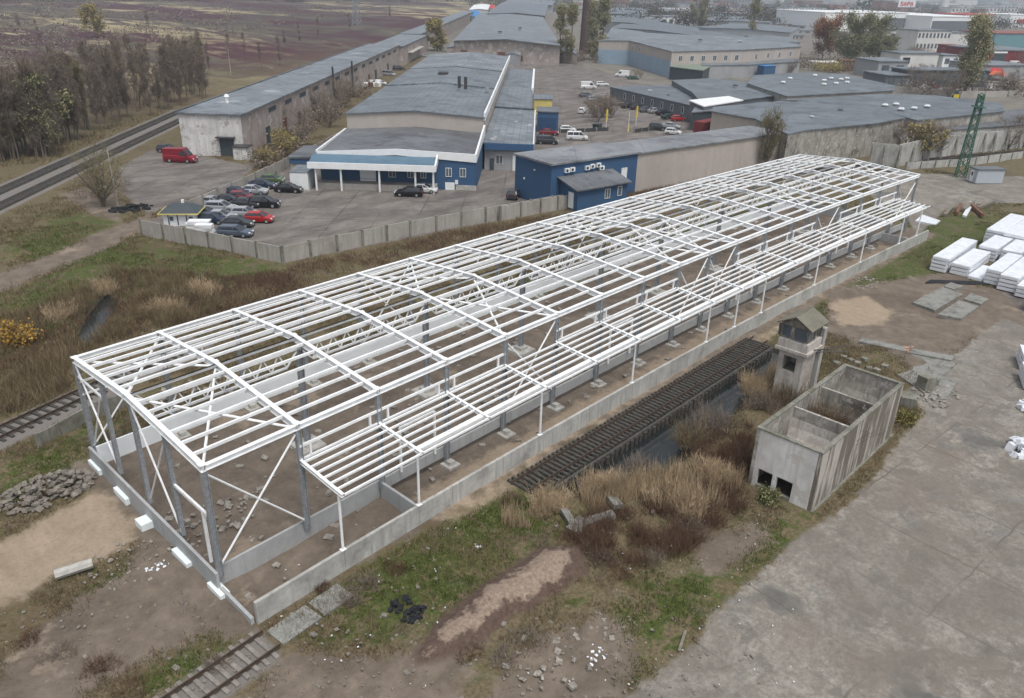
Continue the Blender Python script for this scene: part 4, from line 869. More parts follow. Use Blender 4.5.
for a in ((381,85,'white','saloon','white car among the clutter beside the grey warehouse roof'),(389,76,'silver','minivan','pale minivan beside the long warehouse wall'),(399,70,'dark_grey','suv','dark vehicle parked farther along the long warehouse wall'),(427,57,'silver','saloon','lone silver car far along the alley between the warehouses'),
          (993,91,'white','van','white box van in the yard right of the tall poplar'),(925,89,'white','saloon','white car among shrubs left of the tall poplar'),(935,88,'dark_red','saloon','reddish car among shrubs left of the tall poplar'),(1012,88,'grey','saloon','grey car at the right edge beside the white box van'),(1015,66,'white','van','white van before the maroon hall at the right edge')):
    car(a[0],a[1],a[2],a[3],HD+random.uniform(-30,30),a[4],'scattered far vehicles')
# box truck
p=G(527,59); r=thing('box_truck','white box truck parked in front of the far warehouse','truck',(p[0],p[1],0),R(HD))
obj('cargo_box',MB().box(-6,3.4,-1.25,1.25,1.0,3.7),'white_trim',r); obj('cab',MB().box(3.6,5.6,-1.2,1.2,.6,2.9,.2,.1),'white_trim',r); obj('windscreen',MB().box(5.5,5.62,-1,1,1.7,2.6),'glass',r)
for xx in (-4.4,-3.2,4.6):
    for s in (-1,1): obj('wheel',MB().tube([(xx,s*.95,.5),(xx,s*1.25,.5)],[.5,.5],12),'tyre',r)
# ------------------------------------------------------------------ kiosk and slabs in the yard corner
p=G(176,224); r=thing('corner_kiosk','small white kiosk with dark hipped roof and yellow trim in the yard corner','kiosk',(p[0],p[1],0),R(-40))
r.scale=(.68,.68,.68)
obj('wall',MB().box(-2.,4.6,-1.4,3.2,0,2.5),'white_trim',r)
obj('roof',MB().box(-2.6,5.2,-2.,3.8,2.75,3.9,1.9,1.5),'dark_wall',r); obj('roof_trim',MB().box(-2.75,5.35,-2.15,3.95,2.5,2.74),'yellow_trim',r)
for x in (-1,.8,2.6): obj('wall_stripe',MB().box(x,x+.22,-1.47,-1.41,.2,2.4),'blue_dark',r)
for x in (-.3,3.6): win(r,x,1.1,.8,.9,-1.4,mull=0)
obj('chimney',MB().box(1.,1.5,2.4,2.9,3.3,4.5),'white_trim',r)
for i,(x,y,z,s,lab) in enumerate(((199,229,0,.7,'stack of white boards beside the kiosk'),(206,233,0,.55,'smaller stack of white boards nearest the fence corner'))):
    p=G(x,y); r=thing('board_stack',lab,'board stack',(p[0],p[1],0),R(-44))
    for k in range(5): obj('board',MB().cbox((random.uniform(-.2,.2),random.uniform(-.1,.1),.15+.25*k),(4.2*s,2*s,.22),random.uniform(-.06,.06)),'white_trim',r)
# ------------------------------------------------------------------ roofless concrete bunker
r=thing('roofless_bunker','roofless streaked concrete bunker with three chambers beside the yard','bunker',(32.1,-20.9,0))
LX,LY,HB,TH=14.7,4.75,4.6,.26
def wallpiece(name,x0,x1,y0,y1,z1=HB,mat='concrete_old'): return obj(name,MB().box(x0,x1,y0,y1,-.5,z1),mat,r)
wallpiece('long_wall',0,LX,0,TH,HB,'concrete_stained'); wallpiece('long_wall',0,LX,LY-TH,LY)
# end wall with two openings: built as piers and a lintel
obj('end_wall',MB().box(0,TH,TH+.002,1.55,-.5,HB).box(0,TH,2.75,3.05,-.5,1.55).box(0,TH,1.55,4.15,1.55,HB).box(0,TH,4.15,LY-TH-.002,-.5,HB),'whitewash',r)
obj('sill',MB().box(-.03,TH,1.552,2.748,-.5,.25),'concrete_moss',r); obj('sill',MB().box(-.03,TH,3.052,4.148,-.5,.25),'concrete_moss',r)
wallpiece('end_wall',LX-TH,LX,TH+.002,LY-TH-.002)
for x,zz in ((5.1,4.45),(9.8,4.4)):
    # dividing wall sagging in the middle
    n=8; ys=[TH+.003+(LY-2*TH-.006)*i/n for i in range(n+1)]; mb=MB()
    for i in range(n): mb.box(x,x+.22,ys[i],ys[i+1],-.5,zz-.0)
    mb=MB().box(x,x+.22,TH+.003,LY-TH-.003,-.5,zz); obj('divider_wall',mb,'concrete_old',r)
for xa,xb in ((TH,5.1),(5.32,9.8),(10.02,LX-TH)):
    n=7; mb=MB(); vs=[]
    for i in range(n+1):
        a=math.pi/2*i/n; x=xb-(xb-xa)*.62*(1-math.cos(a)); z=3.6-3.2*math.sin(a); vs+=[(x,TH+.01,z),(x,LY-TH-.01,z),(x,TH+.01,z-.15-.3*(i==n)),(x,LY-TH-.01,z-.15-.3*(i==n))]
    mb.add(vs,[f for i in range(n) for f in ((4*i,4*i+1,4*i+5,4*i+4),(4*i+2,4*i+6,4*i+7,4*i+3),(4*i,4*i+4,4*i+6,4*i+2),(4*i+1,4*i+3,4*i+7,4*i+5))]+[(0,2,3,1),(4*n,4*n+1,4*n+3,4*n+2)])
    obj('hopper_slope',mb,'tower_concrete' if xa<5 else 'concrete_old',r,smooth=False)
obj('chamber_deck',MB().box(TH+.01,5.09,TH+.01,LY-TH-.01,1.6,1.72),'dark_soil_wet',r)
obj('floor',MB().box(TH,LX-TH,TH,LY-TH,-.5,.1),'dark_soil_wet',r)
cop=MB(); cop.box(-.04,LX+.04,-.04,TH+.03,HB+.002,HB+.1).box(-.04,LX+.04,LY-TH-.03,LY+.04,HB+.002,HB+.1).box(-.04,TH+.03,TH+.032,LY-TH-.032,HB+.002,HB+.1).box(LX-TH-.03,LX+.04,TH+.032,LY-TH-.032,HB+.002,HB+.1)
obj('coping',cop,'concrete_moss',r)
obj('footing_ledge',MB().box(-.1,LX+.1,-.2,-.01,-.5,.06),'concrete_moss',r)
# ------------------------------------------------------------------ watchtower
r=thing('watchtower','decayed concrete watchtower with glazed lookout cabin and sheet gable roof','watchtower',(46.0,-13.05,0))
X1,Y1=2.35,2.2
sh=MB(); sh.box(0,.3,0,.6,-.5,4.6).box(0,.3,1.75,Y1,-.5,4.6).box(0,.3,.6,1.75,-.5,2.7).box(0,.3,.6,1.75,4.1,4.6)
sh.box(.302,X1,0,.3,-.5,4.6).box(.302,X1,Y1-.3,Y1,-.5,4.6).box(X1-.3,X1,.302,Y1-.302,-.5,4.6)
obj('shaft',sh,'tower_concrete',r); obj('shaft_floor',MB().box(.302,X1-.302,.302,Y1-.302,2.5,2.7),'concrete_moss',r)
obj('ledge',MB().box(-.35,X1+.35,-.35,Y1+.35,4.602,4.85).box(-.2,X1+.2,-.2,Y1+.2,4.852,5.6),'tower_concrete',r)
cabn=MB()
for x in (-.12,X1/2-.06,X1): 
    for y in (-.12,X1/2-.06,Y1): 
        if not(abs(x-X1/2+.06)<.01 and abs(y-X1/2+.06)<.01): cabn.box(x,x+.14,y,y+.14,5.76,6.85)
cabn.box(-.14,X1+.16,-.14,.02,6.852,6.98).box(-.14,X1+.16,Y1,Y1+.16,6.852,6.98).box(-.14,.02,.022,Y1-.002,6.852,6.98).box(X1,X1+.16,.022,Y1-.002,6.852,6.98)
obj('cabin_frame',cabn,'wood_old',r)
for (x0,x1_,y0,y1_) in ((-.07,-.05,1.5,2.6),(-.07,-.05,.1,1.2),(.1,1.2,-.07,-.05)): obj('window_pane',MB().box(x0,x1_,y0,y1_,5.8,6.84),'pane',r)
rf=MB(); ym=Y1/2
for s in (-1,1):
    y0=ym+s*(Y1/2+.45)
    rf.add([(-.5,y0,6.95),(X1+.45,y0,6.95),(X1+.45,ym,7.8),(-.5,ym,7.8),(-.5,y0,7.05),(X1+.45,y0,7.05),(X1+.45,ym,7.9),(-.5,ym,7.9)],[(0,1,2,3),(4,7,6,5),(0,4,5,1),(1,5,6,2),(2,6,7,3),(3,7,4,0)])
ro=obj('roof',rf,'tower_sheet',r)
obj('gable_board',MB().add([(-.3,-.15,6.98),(-.3,Y1+.15,6.98),(-.3,ym,7.76),(-.24,-.15,6.98),(-.24,Y1+.15,6.98),(-.24,ym,7.76)],[(0,2,1),(3,4,5),(0,1,4,3),(1,2,5,4),(2,0,3,5)]),'wood_old',r)
obj('side_slab',MB().box(X1+.37,X1+.95,-.25,.35,-.5,6.3),'concrete_wall',r)
obj('bracket',MB().tube([(1,-.3,4.9),(2.2,-2.2,5.4)],[.06,.05],5).tube([(1.4,-.3,4.6),(3.4,-2.4,4.7)],[.05,.04],5),'dark_steel',r)
# ------------------------------------------------------------------ stacks of wrapped panels
def bundle(u,v,L,Wd,n,z,lab,ang=0.):
    r=thing('wrapped_panel_stack',lab,'panel stack',(u,v,z),R(ang),'white wrapped panel stacks by the yard')
    h=.42; Wd*=1.13; L*=1.04
    n=n+1 if n>1 else n
    for k in range(n):
        obj('bundle',MB().cbox((L/2+random.uniform(-.08,.08),random.uniform(-.04,.04),.12+h*.5+k*(h+.06)),(L,Wd,h),random.uniform(-.008,.008),0,.025),'wrap',r)
        obj('end_label',MB().box(-.03+random.uniform(-.05,0),.0,-Wd/2+.08,Wd/2-.08,.17+k*(h+.06),.06+(k+1)*(h+.06)-.06).box(-.02,L*.98,-Wd/2-.03,-Wd/2-.001,.22+k*(h+.06),.0+(k+1)*(h+.06)) if 0 else MB().box(-.12,.0,-Wd/2+.08,Wd/2-.08,.17+k*(h+.06),.02+(k+1)*(h+.06)),'wrap_print',r)
        obj('batten',MB().box(.6,.8,-Wd/2,Wd/2,k*(h+.06)+.055,k*(h+.06)+.115).box(L-.8,L-.6,-Wd/2,Wd/2,k*(h+.06)+.055,k*(h+.06)+.115),'wood_old',r)
for a in ((93,-9.6,11.5,1.7,3,'long leftmost white wrapped stack, three bundles high'),
 (93.5,-12.0,8.5,1.9,2,'low two-bundle white stack right of the leftmost long one'),(92.9,-14.1,6,1.5,1,'single-bundle short white stack in the front row'),
 (92.8,-15.9,9,1.5,3,'front white stack three high, third from the left'),(91.6,-17.9,9.6,1.8,3,'broad white front stack three high next to the lowest gap'),
 (90.5,-20.1,10,1.8,2,'two-high white front stack left of the longest right-hand one'),(86.0,-22.6,16,2.0,3,'longest white wrapped stack at the right of the front row'),
 (102.8,-12.6,6.8,2.,3,'short white stack in the middle row, left'),(103.2,-15.2,6.8,2.,3,'short white stack in the middle row, centre'),(103,-18.0,7.5,2.2,3,'short white stack in the middle row, right'),
 (110.5,-11.2,12,2.0,4,'tall white stack in the back row, left'),(110,-13.8,12,2.4,4,'tall white stack in the back row, second from the left'),(109.5,-16.8,12,2.6,4,'tall white stack in the back row, third from the left'),(108,-20.6,13,2.6,4,'tall white stack in the back row at the right edge'),
 (100,-24.2,12,1.8,3,'white wrapped stack cut by the right edge of the view'),(117,-19,9,2.4,4,'white stack standing behind the back row at the right'),(97.5,-20.5,5,2.,2,'low white stack in the gap right of the middle row'),(86,-26,14,2.2,3,'white wrapped stack beyond the right end of the front row'),(123.5,-15,9,2,4,'white stack standing alone farthest back')):
    bundle(a[0],a[1],a[2],a[3],a[4],0,a[5])
# ------------------------------------------------------------------ loose concrete and debris
def slab(name,pts,z1,mat,label,cat,z0=0.,tilt=0.,zoff=0.):
    P=[G(*p) for p in pts]; c=sum(P)/len(P); mb=MB(); ar=sum(P[i][0]*P[(i+1)%len(P)][1]-P[(i+1)%len(P)][0]*P[i][1] for i in range(len(P)))
    if ar<0: P=P[::-1]
    mb.prism([(p[0]-c[0],p[1]-c[1]) for p in P],z0,z1); o=obj(name,mb,mat); o.location=(c[0],c[1],zoff); o.rotation_euler=(R(tilt),0,0); return tag(o,label,cat)
M['slab_top_']=streaky('slab_top',(.30,.30,.28),(.10,.10,.085),.9,3.)
slab('old_slab',[(912,305),(934,313),(962,297),(942,289)],.35,'slab_top','mossy old concrete slab, left one of the four near the stacks','concrete slab')
slab('old_slab',[(937,317),(960,321.5),(978,309),(958,303)],.35,'slab_top','mossy old concrete slab, nearest of the four near the stacks','concrete slab')
slab('old_slab',[(963,302),(980,307),(988,302),(970,296)],.4,'slab_top','mossy old concrete slab, right one of the four near the stacks','concrete slab')
slab('old_slab',[(943,290),(953,293),(962,290),(950,286)],.5,'slab_top','smallest mossy concrete slab behind the other three','concrete slab')
slab('plank_slab',[(858,344),(905,354),(907,350),(862,340)],.3,'slab_top','long pale slab strip lying left of the pink rubble','concrete slab')
slab('plank_slab',[(908,355),(951,363),(954,358.5),(912,351)],.3,'slab_top','long pale slab strip lying right of the pink rubble','concrete slab')
slab('ground_slab',[(883,366),(916,353),(957,364),(924,394)],.14,'slab_top','broad square concrete floor slab beside the bunker','concrete slab')
slab('ground_slab',[(928,399),(942,376),(957,383),(946,400)],.1,'slab_top','small tilted slab below the broad square floor slab','concrete slab')
slab('sheet_pile',[(915,222),(935,226),(940,222),(922,216)],.25,'wrap','flat pale sheets lying at the far end of the retaining wall','sheet pile')
slab('white_beam',[(962,217),(966,218),(974,204),(970,203)],.35,'wrap','single white beam lying alone in the grass','beam')
slab('dark_beams',[(925,284),(990,286),(992,283),(930,281)],.2,'black_rubbish','long dark plank lying in front of the wrapped stacks','plank')
for i,(x,y,s,a,lab) in enumerate(((906,405,(1.4,1.2,1.1),20,'dark weathered concrete block by the far right corner of the bunker'),(924,389,(1.2,1.1,1.5),-20,'mossy upright concrete block above the dark one'),(932,384,(1.,.8,.8),30,'small rough block beside the mossy upright block'))):
    p=G(x,y); o=tag(obj('concrete_block',MB().cbox((0,0,s[2]/2-.1),s,R(a),0,.08),'concrete_moss'),lab,'concrete block'); o.location=(p[0],p[1],0)
for i,(x,y) in enumerate(((843,360),(857,366),(864,362),(850,363),(876,373),(884,369),(836,366),(868,371))):
    p=G(x,y)
    if i==0: cube=tag(obj('concrete_cube',MB().box(-.3,.3,-.3,.3,-.05,.45,.03,.03),'concrete_moss'),'small dark concrete cube in the grass behind the bunker','concrete cube','small cubes behind the bunker'); o=cube
    else: o=cube.copy(); COL.objects.link(o)
    o.location=(p[0],p[1],0); o.rotation_euler=(0,0,random.uniform(0,1.5))
for i in range(5):
    x,y=((948,213),(958,211),(968,208),(976,212),(985,207))[i]; p=G(x,y)
    o=tag(obj('rusty_beam',MB().cbox((0,0,.35),(7,.5,.5),R((8,12,4,30,-5)[i]),R(4)),'rust' if i%2 else 'wood_old'),('leftmost old beam of the heap behind the white stacks','second old beam of the heap behind the white stacks','middle old beam of the heap behind the white stacks','slanted old beam of the heap behind the white stacks','rightmost old beam of the heap behind the white stacks')[i],'beam'); o.location=(p[0],p[1],0)
p=G(75,573); o=tag(obj('concrete_log',MB().tube([(-1.0,0,.3),(1.0,0,.35)],[.32,.3],8),'pad'),'thick round concrete log lying in the left foreground grass','concrete log'); o.location=(p[0],p[1],0); o.rotation_euler=(0,0,-.25)
def rubble(name,label,cx,cy,n,rad,szs,mat,seed,cat='rubble pile',flat=.35,mound=.4,kind='stuff'):
    rr=random.Random(seed); p=G(cx,cy); mb=MB()
    for i in range(n):
        a=rr.uniform(0,6.28); d=rad*math.sqrt(rr.random()); s=rr.uniform(*szs); z=mound*(1-d/rad)*rr.random()
        m_=Matrix.Rotation(rr.uniform(0,3),3,'Z')@Matrix.Rotation(rr.uniform(-.5,.5),3,'X')@Matrix.Rotation(rr.uniform(-.5,.5),3,'Y')
        hs_=[(s,s*rr.uniform(.5,1),s*flat*rr.uniform(.5,1.3))][0]; vs=[]
        for q in ((-1,-1,-1),(1,-1,-1),(1,1,-1),(-1,1,-1),(-1,-1,1),(1,-1,1),(1,1,1),(-1,1,1)):
            v=m_@Vector((q[0]*hs_[0]/2*rr.uniform(.7,1.1),q[1]*hs_[1]/2*rr.uniform(.7,1.1),q[2]*hs_[2]/2)); vs.append((v.x+d*math.cos(a)*1.3,v.y+d*math.sin(a)*.8,v.z+z+.08))
        mb.add(vs,[(0,3,2,1),(4,5,6,7),(0,1,5,4),(1,2,6,5),(2,3,7,6),(3,0,4,7)])
    o=tag(obj(name,mb,mat),label,cat,None,kind); o.location=(p[0],p[1],0); return o
M['rubble']=plain('rubble',(.27,.25,.22),.95,0,.4,4); M['pink_brick']=plain('pink_brick',(.50,.30,.22),.9,0,.3,4); M['dark_soil_x']=plain('dark_soil',(.075,.06,.048),.95,0,.4,3)
rubble('rubble','heap of grey concrete rubble left of the hall corner',46,492,300,2.5,(.12,.55),'rubble_dark',1,mound=1.3)
rubble('rubble','scattered broken concrete around the outside of the hall end wall',150,555,70,3.0,(.08,.3),'rubble',2,mound=.1)
rubble('rubble','pale rubble lying inside the hall near the front braces',228,512,60,2.2,(.12,.45),'rubble',3,mound=.2)
rubble('rubble','rubble bed along the rear base wall inside the hall',205,395,80,4.5,(.15,.6),'rubble',4,mound=.2)
rubble('brick_rubble','small heap of pinkish bricks between two slab strips',907,351,40,.9,(.15,.4),'pink_brick',5,'brick pile')
rubble('rubble','stones and lumps strewn beside the broad slab by the bunker',935,395,60,2.4,(.12,.5),'rubble',6,mound=.1)
rubble('rubble','pale stone scatter in the grass between retaining wall and stacks',865,283,40,2.2,(.12,.45),'rubble',8,mound=.1)
rubble('rubble','grey lumps in the foreground at the bottom centre',560,650,60,3.0,(.1,.4),'rubble',9,mound=.1)
rubble('rubbish_heap','black rubbish heap in the green grass before the retaining wall',415,615,55,.62,(.1,.36),'black_rubbish',10,'rubbish heap',.6,.6)
rubble('rubbish_heap','smaller dark rubbish left of the black heap',400,606,20,.6,(.1,.4),'black_rubbish',12,'rubbish heap',.6,.2)
rubble('white_rag','crumpled white plastic in the grass before the retaining wall',478,549,18,.4,(.1,.3),'wrap',13,'plastic sheet',.5,.2)
rubble('white_rag','torn white plastic on the ground at the bottom centre',598,657,16,.6,(.05,.2),'wrap',14,'plastic sheet',.4,.1)
rubble('debris_cluster','white scraps outside the hall end wall',157,567,14,.6,(.06,.22),'wrap',15,'scraps',.3,.1)
rubble('tyre_heap','dark heap of old tyres beside the bare multi-stem shrub',130,210,50,2.6,(.4,.9),'black_rubbish',16,'tyre heap',.5,.7)
rubble('white_bags','pile of bulging white bags at the right edge of the yard',1024,450,40,1.3,(.3,.8),'wrap',17,'bag pile',.8,1.2)
rubble('white_bags','white foil bundle at the right edge above the bags',1030,410,16,1.1,(.3,.8),'wrap',18,'bag pile',.8,.8)
for i,(x,y,l,w_,a,lab) in enumerate(((569,522,2.2,.55,62,'narrow broken concrete beam left in the debris by the reeds'),(578,529,1.5,.9,5,'mossy chunk of concrete in the middle of the debris by the reeds'),(594,522,3.0,.6,-20,'long broken concrete beam right in the debris by the reeds'),(612,501,1.9,.7,66,'upper broken beam sticking from the reeds'),(683,655,.1,.1,0,'') )):
    if not lab: continue
    p=G(x,y); o=tag(obj('broken_beam',MB().cbox((0,0,.2),(l,w_,.3),R(a),R(6),.07),'slab_top'),lab,'concrete beam'); o.location=(p[0],p[1],0)
p=G(682,643); o=tag(obj('timber_piece',MB().cbox((0,0,.1),(1.6,.15,.12),R(20)),'wood_old'),'short pale timber piece at the edge of the yard','timber'); o.location=(p[0],p[1],.05)
# litter specks
mb=MB(); rr=random.Random(5)
for i in range(90):
    x=rr.uniform(250,800); y=rr.uniform(520,690); p=G(x,y); s=rr.uniform(.02,.07); mb.cbox((p[0],p[1],.12),(s*1.6,s,s*.6),rr.uniform(0,3),rr.uniform(-.4,.4))
tag(obj('litter','' and None or mb,'wrap'),'small white litter specks scattered over the rough foreground','litter',None,'stuff')
mb=MB()
for i in range(420):
    u,v=rr.uniform(0,108),rr.uniform(-3,17.5); p=B(u,v,0); s=rr.uniform(.08,.4); mb.cbox((p[0],p[1],.08),(s*1.5,s,s*.5),rr.uniform(0,3),rr.uniform(-.4,.4),s*.12)
tag(obj('loose_stones',mb,'rubble'),'loose stones and clods on the bare soil inside the hall','stones',None,'stuff')
# ------------------------------------------------------------------ cabin, pylon, poles, chimney
r=thing('site_cabin','light grey site cabin with white door and dark flat roof beyond the hall end','cabin',(*G(975,184)[:2],0),frame_of(G(975,184),G(1002,184)))
obj('wall',MB().box(0,5.4,0,2.5,.1,2.6),'cabin_grey',r); obj('roof',MB().box(-.15,5.55,-.15,2.65,2.62,2.8),'grey_wall',r)
obj('door',MB().box(-.06,-.005,1.0,1.9,.2,2.3),'white_trim',r); obj('door_window',MB().box(-.08,-.061,1.2,1.65,1.3,2.0),'glass',r)
def pylon(name,label,p,h,wb,wt,arms,mat,cat,ang):
    r=thing(name,label,cat,(p[0],p[1],0),ang); leg=.1*h/16
    for sx in (-1,1):
        for sy in (-1,1): obj('leg',MB().beam((sx*wb/2,sy*wb/2,0),(sx*wt/2,sy*wt/2,h),leg*1.6,leg*1.6),mat,r)
    n=9; mb=MB()
    for i in range(n):
        a,b=i/n,(i+1)/n; wa,wc=(wb+(wt-wb)*a)/2,(wb+(wt-wb)*b)/2
        for s in (-1,1):
            mb.beam((-wa,s*wa,h*a),(wc,s*wc,h*b),leg,leg).beam((wa,s*wa,h*a),(-wc,s*wc,h*b),leg,leg)
            mb.beam((s*wa,-wa,h*a),(s*wc,wc,h*b),leg,leg).beam((s*wa,wa,h*a),(s*wc,-wc,h*b),leg,leg)
            mb.beam((-wc,s*wc,h*b),(wc,s*wc,h*b),leg,leg)
    obj('lattice',mb,mat,r)
    for z,L in arms: obj('cross_arm',MB().beam((-L,0,z),(L,0,z),leg*2,leg*2).beam((-L,0,z),(0,0,z+L*.4),leg,leg).beam((L,0,z),(0,0,z+L*.4),leg,leg),mat,r)
    return r
p=G(960,177); r=pylon('lattice_mast','green painted lattice mast beside the grey site cabin',p,15.5,1.7,.9,((14.2,2.4),(15.2,1.6)),'green_paint','mast',.5); obj('platform',MB().box(-1.4,1.4,-1.,1.,13.2,13.35),'green_paint',r)
p=G(357,25); pylon('power_pylon','grey high voltage pylon standing on the moor',p,30,5,1.2,((24,7),(28,5)),'grey_steel','pylon',.3)
p=G(584,54); r=thing('brick_chimney','tall dark brick chimney between the poplars','chimney',(p[0],p[1],0)); obj('shaft',MB().tube([(0,0,0),(0,0,31)],[2.7,1.9],14),'chimney_brick',r); obj('rim',MB().tube([(0,0,30.6),(0,0,31.4)],[2.1,2.1],14),'chimney_brick',r)
def pole(x,y,h,label,lamp=False,mat='concrete_fence'):
    p=G(x,y); r=thing('utility_pole',label,'pole',(p[0],p[1],0),.4)
    obj('mast',MB().tube([(0,0,0),(0,0,h)],[.16,.09],8),mat,r)
    if lamp: obj('lamp_arm',MB().tube([(0,0,h-.1),(.9,0,h+.3),(1.6,0,h+.3)],[.05,.05,.04],6),mat,r); obj('lamp_head',MB().cbox((1.8,0,h+.28),(.6,.25,.14)),'grey_steel',r)
    else: obj('cross_arm',MB().box(-.9,.9,-.05,.05,h-.6,h-.48),'wood_old',r)
pole(118,207,8.5,'pale pole beside the bare multi-stem shrub on the left'); pole(50,72,9,'thin pole on the moor behind the tree belt'); pole(231,75,9,'thin pole on the moor left of the long warehouse')
pole(571,52,12,'thin lamp pole by the far poplars',True); pole(966,40,14,'tall mast rising over the distant town centre',False); pole(760,40,16,'thin tall mast left of the rust brown tree')
for x,y,lab in ((606,128,'yellow banner pole left of the entrance'),(628,132,'thick yellow bollard at the entrance to the lot'),(636,124,'yellow banner pole right of the entrance')):
    p=G(x,y); r=thing('banner_pole',lab,'banner pole',(p[0],p[1],0)); obj('mast',MB().tube([(0,0,0),(0,0,4.6)],[.07,.05],6),'white_trim',r); obj('banner',MB().box(-.35,.35,-.04,.04,1.6 if 'banner' in lab else .1,4.4 if 'banner' in lab else 1.8),'yellow',r)
# roof furniture
for i,(x,y,h,s,lab) in enumerate(((840,112,7.2,.5,'small grey vent on the concrete hall roof'),(812,118,7.2,.4,'white pipe vent on the concrete hall roof'),(735,88,5.3,.7,'vent box on the slate hall roof'),(765,86,5.3,.5,'second vent box on the slate hall roof'),(650,92,3.9,.5,'vent on the slate grey office roof'),(668,96,3.9,.4,'right hand vent on the slate grey office roof'),(700,42,9.9,.9,'vent box on the two-tone hall roof'),(740,43,9.9,.8,'right vent box on the two-tone hall roof'),(500,34,9.6,.9,'vent on the pale brick warehouse roof'),(520,30,9.6,.9,'second vent on the pale brick warehouse roof'))):
    p=G(x,y,h); r=thing('roof_vent',lab,'vent',(p[0],p[1],h-.25),.6); obj('duct',MB().box(-s,s,-s*.8,s*.8,0,s*1.5),'grey_steel',r); obj('cowl',MB().box(-s*1.25,s*1.25,-s,s,s*1.52,s*1.7),'lamp_white' if i%3==1 else 'dark_steel',r)
# wrapped packs at right edge
for i,(px_,py_,lab) in enumerate(((1030,372,'upper white wrapped pack at the right edge of the yard'),(1034,392,'lower white wrapped pack at the right edge of the yard'))):
    p=G(px_,py_); bundle(float(p[0]),float(p[1]),3.0,1.6,2,0,lab,20)
# stones on the rough ground
mb=MB(); rr=random.Random(77)
for i in range(1100):
    x=rr.uniform(-20,760); y=rr.uniform(470,720); p=G(x,y)
    if (p[1]>-4.4 and p[0]>-1.8) or (x<135 and 495<y<610) or (p[0]>20 and p[1]<-21): continue
    s=rr.uniform(.03,.13)*(2 if rr.random()<.06 else 1); mb.cbox((p[0],p[1],.05),(s*1.5,s,s*.7),rr.uniform(0,3),rr.uniform(-.4,.4),s*.15)
tag(obj('pebbles',mb,'rubble_dark'),'small stones strewn over the rough foreground soil','stones',None,'stuff')
# fuel islands, boxes
p=G(597,130); r=thing('green_bin','dark green waste container behind the entrance rail','bin',(p[0],p[1],0),.3); obj('body',MB().box(-1.2,1.2,-.7,.7,.1,1.4,-.08,-.08),'dark_green' if 0 else paint('paint_dark_green',CARC['dark_green']),r); obj('lid',MB().box(-1.35,1.35,-.85,.85,1.42,1.55),'dark_steel',r)
fence('entrance_rail','low dark rail with bollards across the lot entrance',[(560,133),(608,131)],.9,3.,'dark_steel',True,'rail')
fence('entrance_rail','low dark rail right of the lot entrance',[(634,133),(655,130)],.9,3.,'dark_steel',True,'rail')
p=G(368,88); r=thing('scrap_heap','blue and white scrap goods piled beside the long warehouse','scrap heap',(p[0],p[1],0))
for i in range(16): obj('crate',MB().cbox((random.uniform(-3,9),random.uniform(-3,9),random.uniform(.4,1.6)),(random.uniform(1,2.6),)*2+(random.uniform(.8,1.8),),random.uniform(0,3)),random.choice(['blue_tarp','white_trim','rust','dark_steel','white_trim','pad']),r)
p=G(996,80); r=thing('orange_tent','orange and red tarpaulin canopy near the right edge','canopy',(p[0],p[1],0),.2); obj('tarpaulin',MB().box(-5,2,-3,3,2.2,3.6,1.2,1.2),'orange',r); obj('tarpaulin',MB().box(2.3,8,-2,4,2.8,4.2,1.2,1.2),'sign_red',r); obj('posts',MB().box(-4.6,-4.4,-2.6,-2.4,0,2.3).box(7.4,7.6,-1.8,-1.6,0,2.9),'dark_steel',r)
p=G(955,99); r=thing('yellow_loader','small yellow loader on the wall line left of the green mast','loader',(p[0],p[1],0),.4)
obj('body',MB().box(-1.8,1.2,-.8,.8,.6,1.6,.1,.1),'yellow',r); obj('cab',MB().box(-.6,.7,-.7,.7,1.62,2.8,.1,.1),'glass',r); obj('boom',MB().beam((1.1,0,1.3),(3,0,2.2),.25,.3).beam((3,0,2.2),(3.8,0,.6),.22,.26),'yellow',r)
for xx in (-1.2,.8):
    for s in (-1,1): obj('wheel',MB().tube([(xx,s*.7,.5),(xx,s*1.05,.5)],[.5,.5],12),'tyre',r)
M['leaf_town']=leafmat('leaf_town',(.06,.06,.04),(.14,.12,.08))
# ------------------------------------------------------------------ trees
def quads(P,D,Lg,Wd,r,wtop=.35,flat=None):
    "thin quads from base points P along unit D"
    n=len(P); s=r.normal(size=(n,3)); s-= (s*D).sum(1,keepdims=True)*D; s/=np.linalg.norm(s,axis=1,keepdims=True)+1e-9
    Lg=np.broadcast_to(Lg,(n,))[:,None]; Wd=np.broadcast_to(Wd,(n,))[:,None]
    T=P+D*Lg; V=np.stack([P-s*Wd/2,P+s*Wd/2,T+s*Wd/2*wtop,T-s*Wd/2*wtop],1).reshape(-1,3)
    return V,np.arange(4*n).reshape(n,4)
def mesh_q(name,V,Fq,mat):
    me=bpy.data.meshes.new(name); nv=len(V); nf=len(Fq)
    me.vertices.add(nv); me.vertices.foreach_set('co',np.asarray(V,np.float32).ravel()); me.loops.add(nf*4); me.loops.foreach_set('vertex_index',np.asarray(Fq,np.int32).ravel())
    me.polygons.add(nf); me.polygons.foreach_set('loop_start',np.arange(0,nf*4,4,dtype=np.int32)); me.polygons.foreach_set('loop_total',np.full(nf,4,np.int32)); me.update(calc_edges=True); me.materials.append(M[mat]); return me
def unit(v): return v/(np.linalg.norm(v,axis=1,keepdims=True)+1e-9)
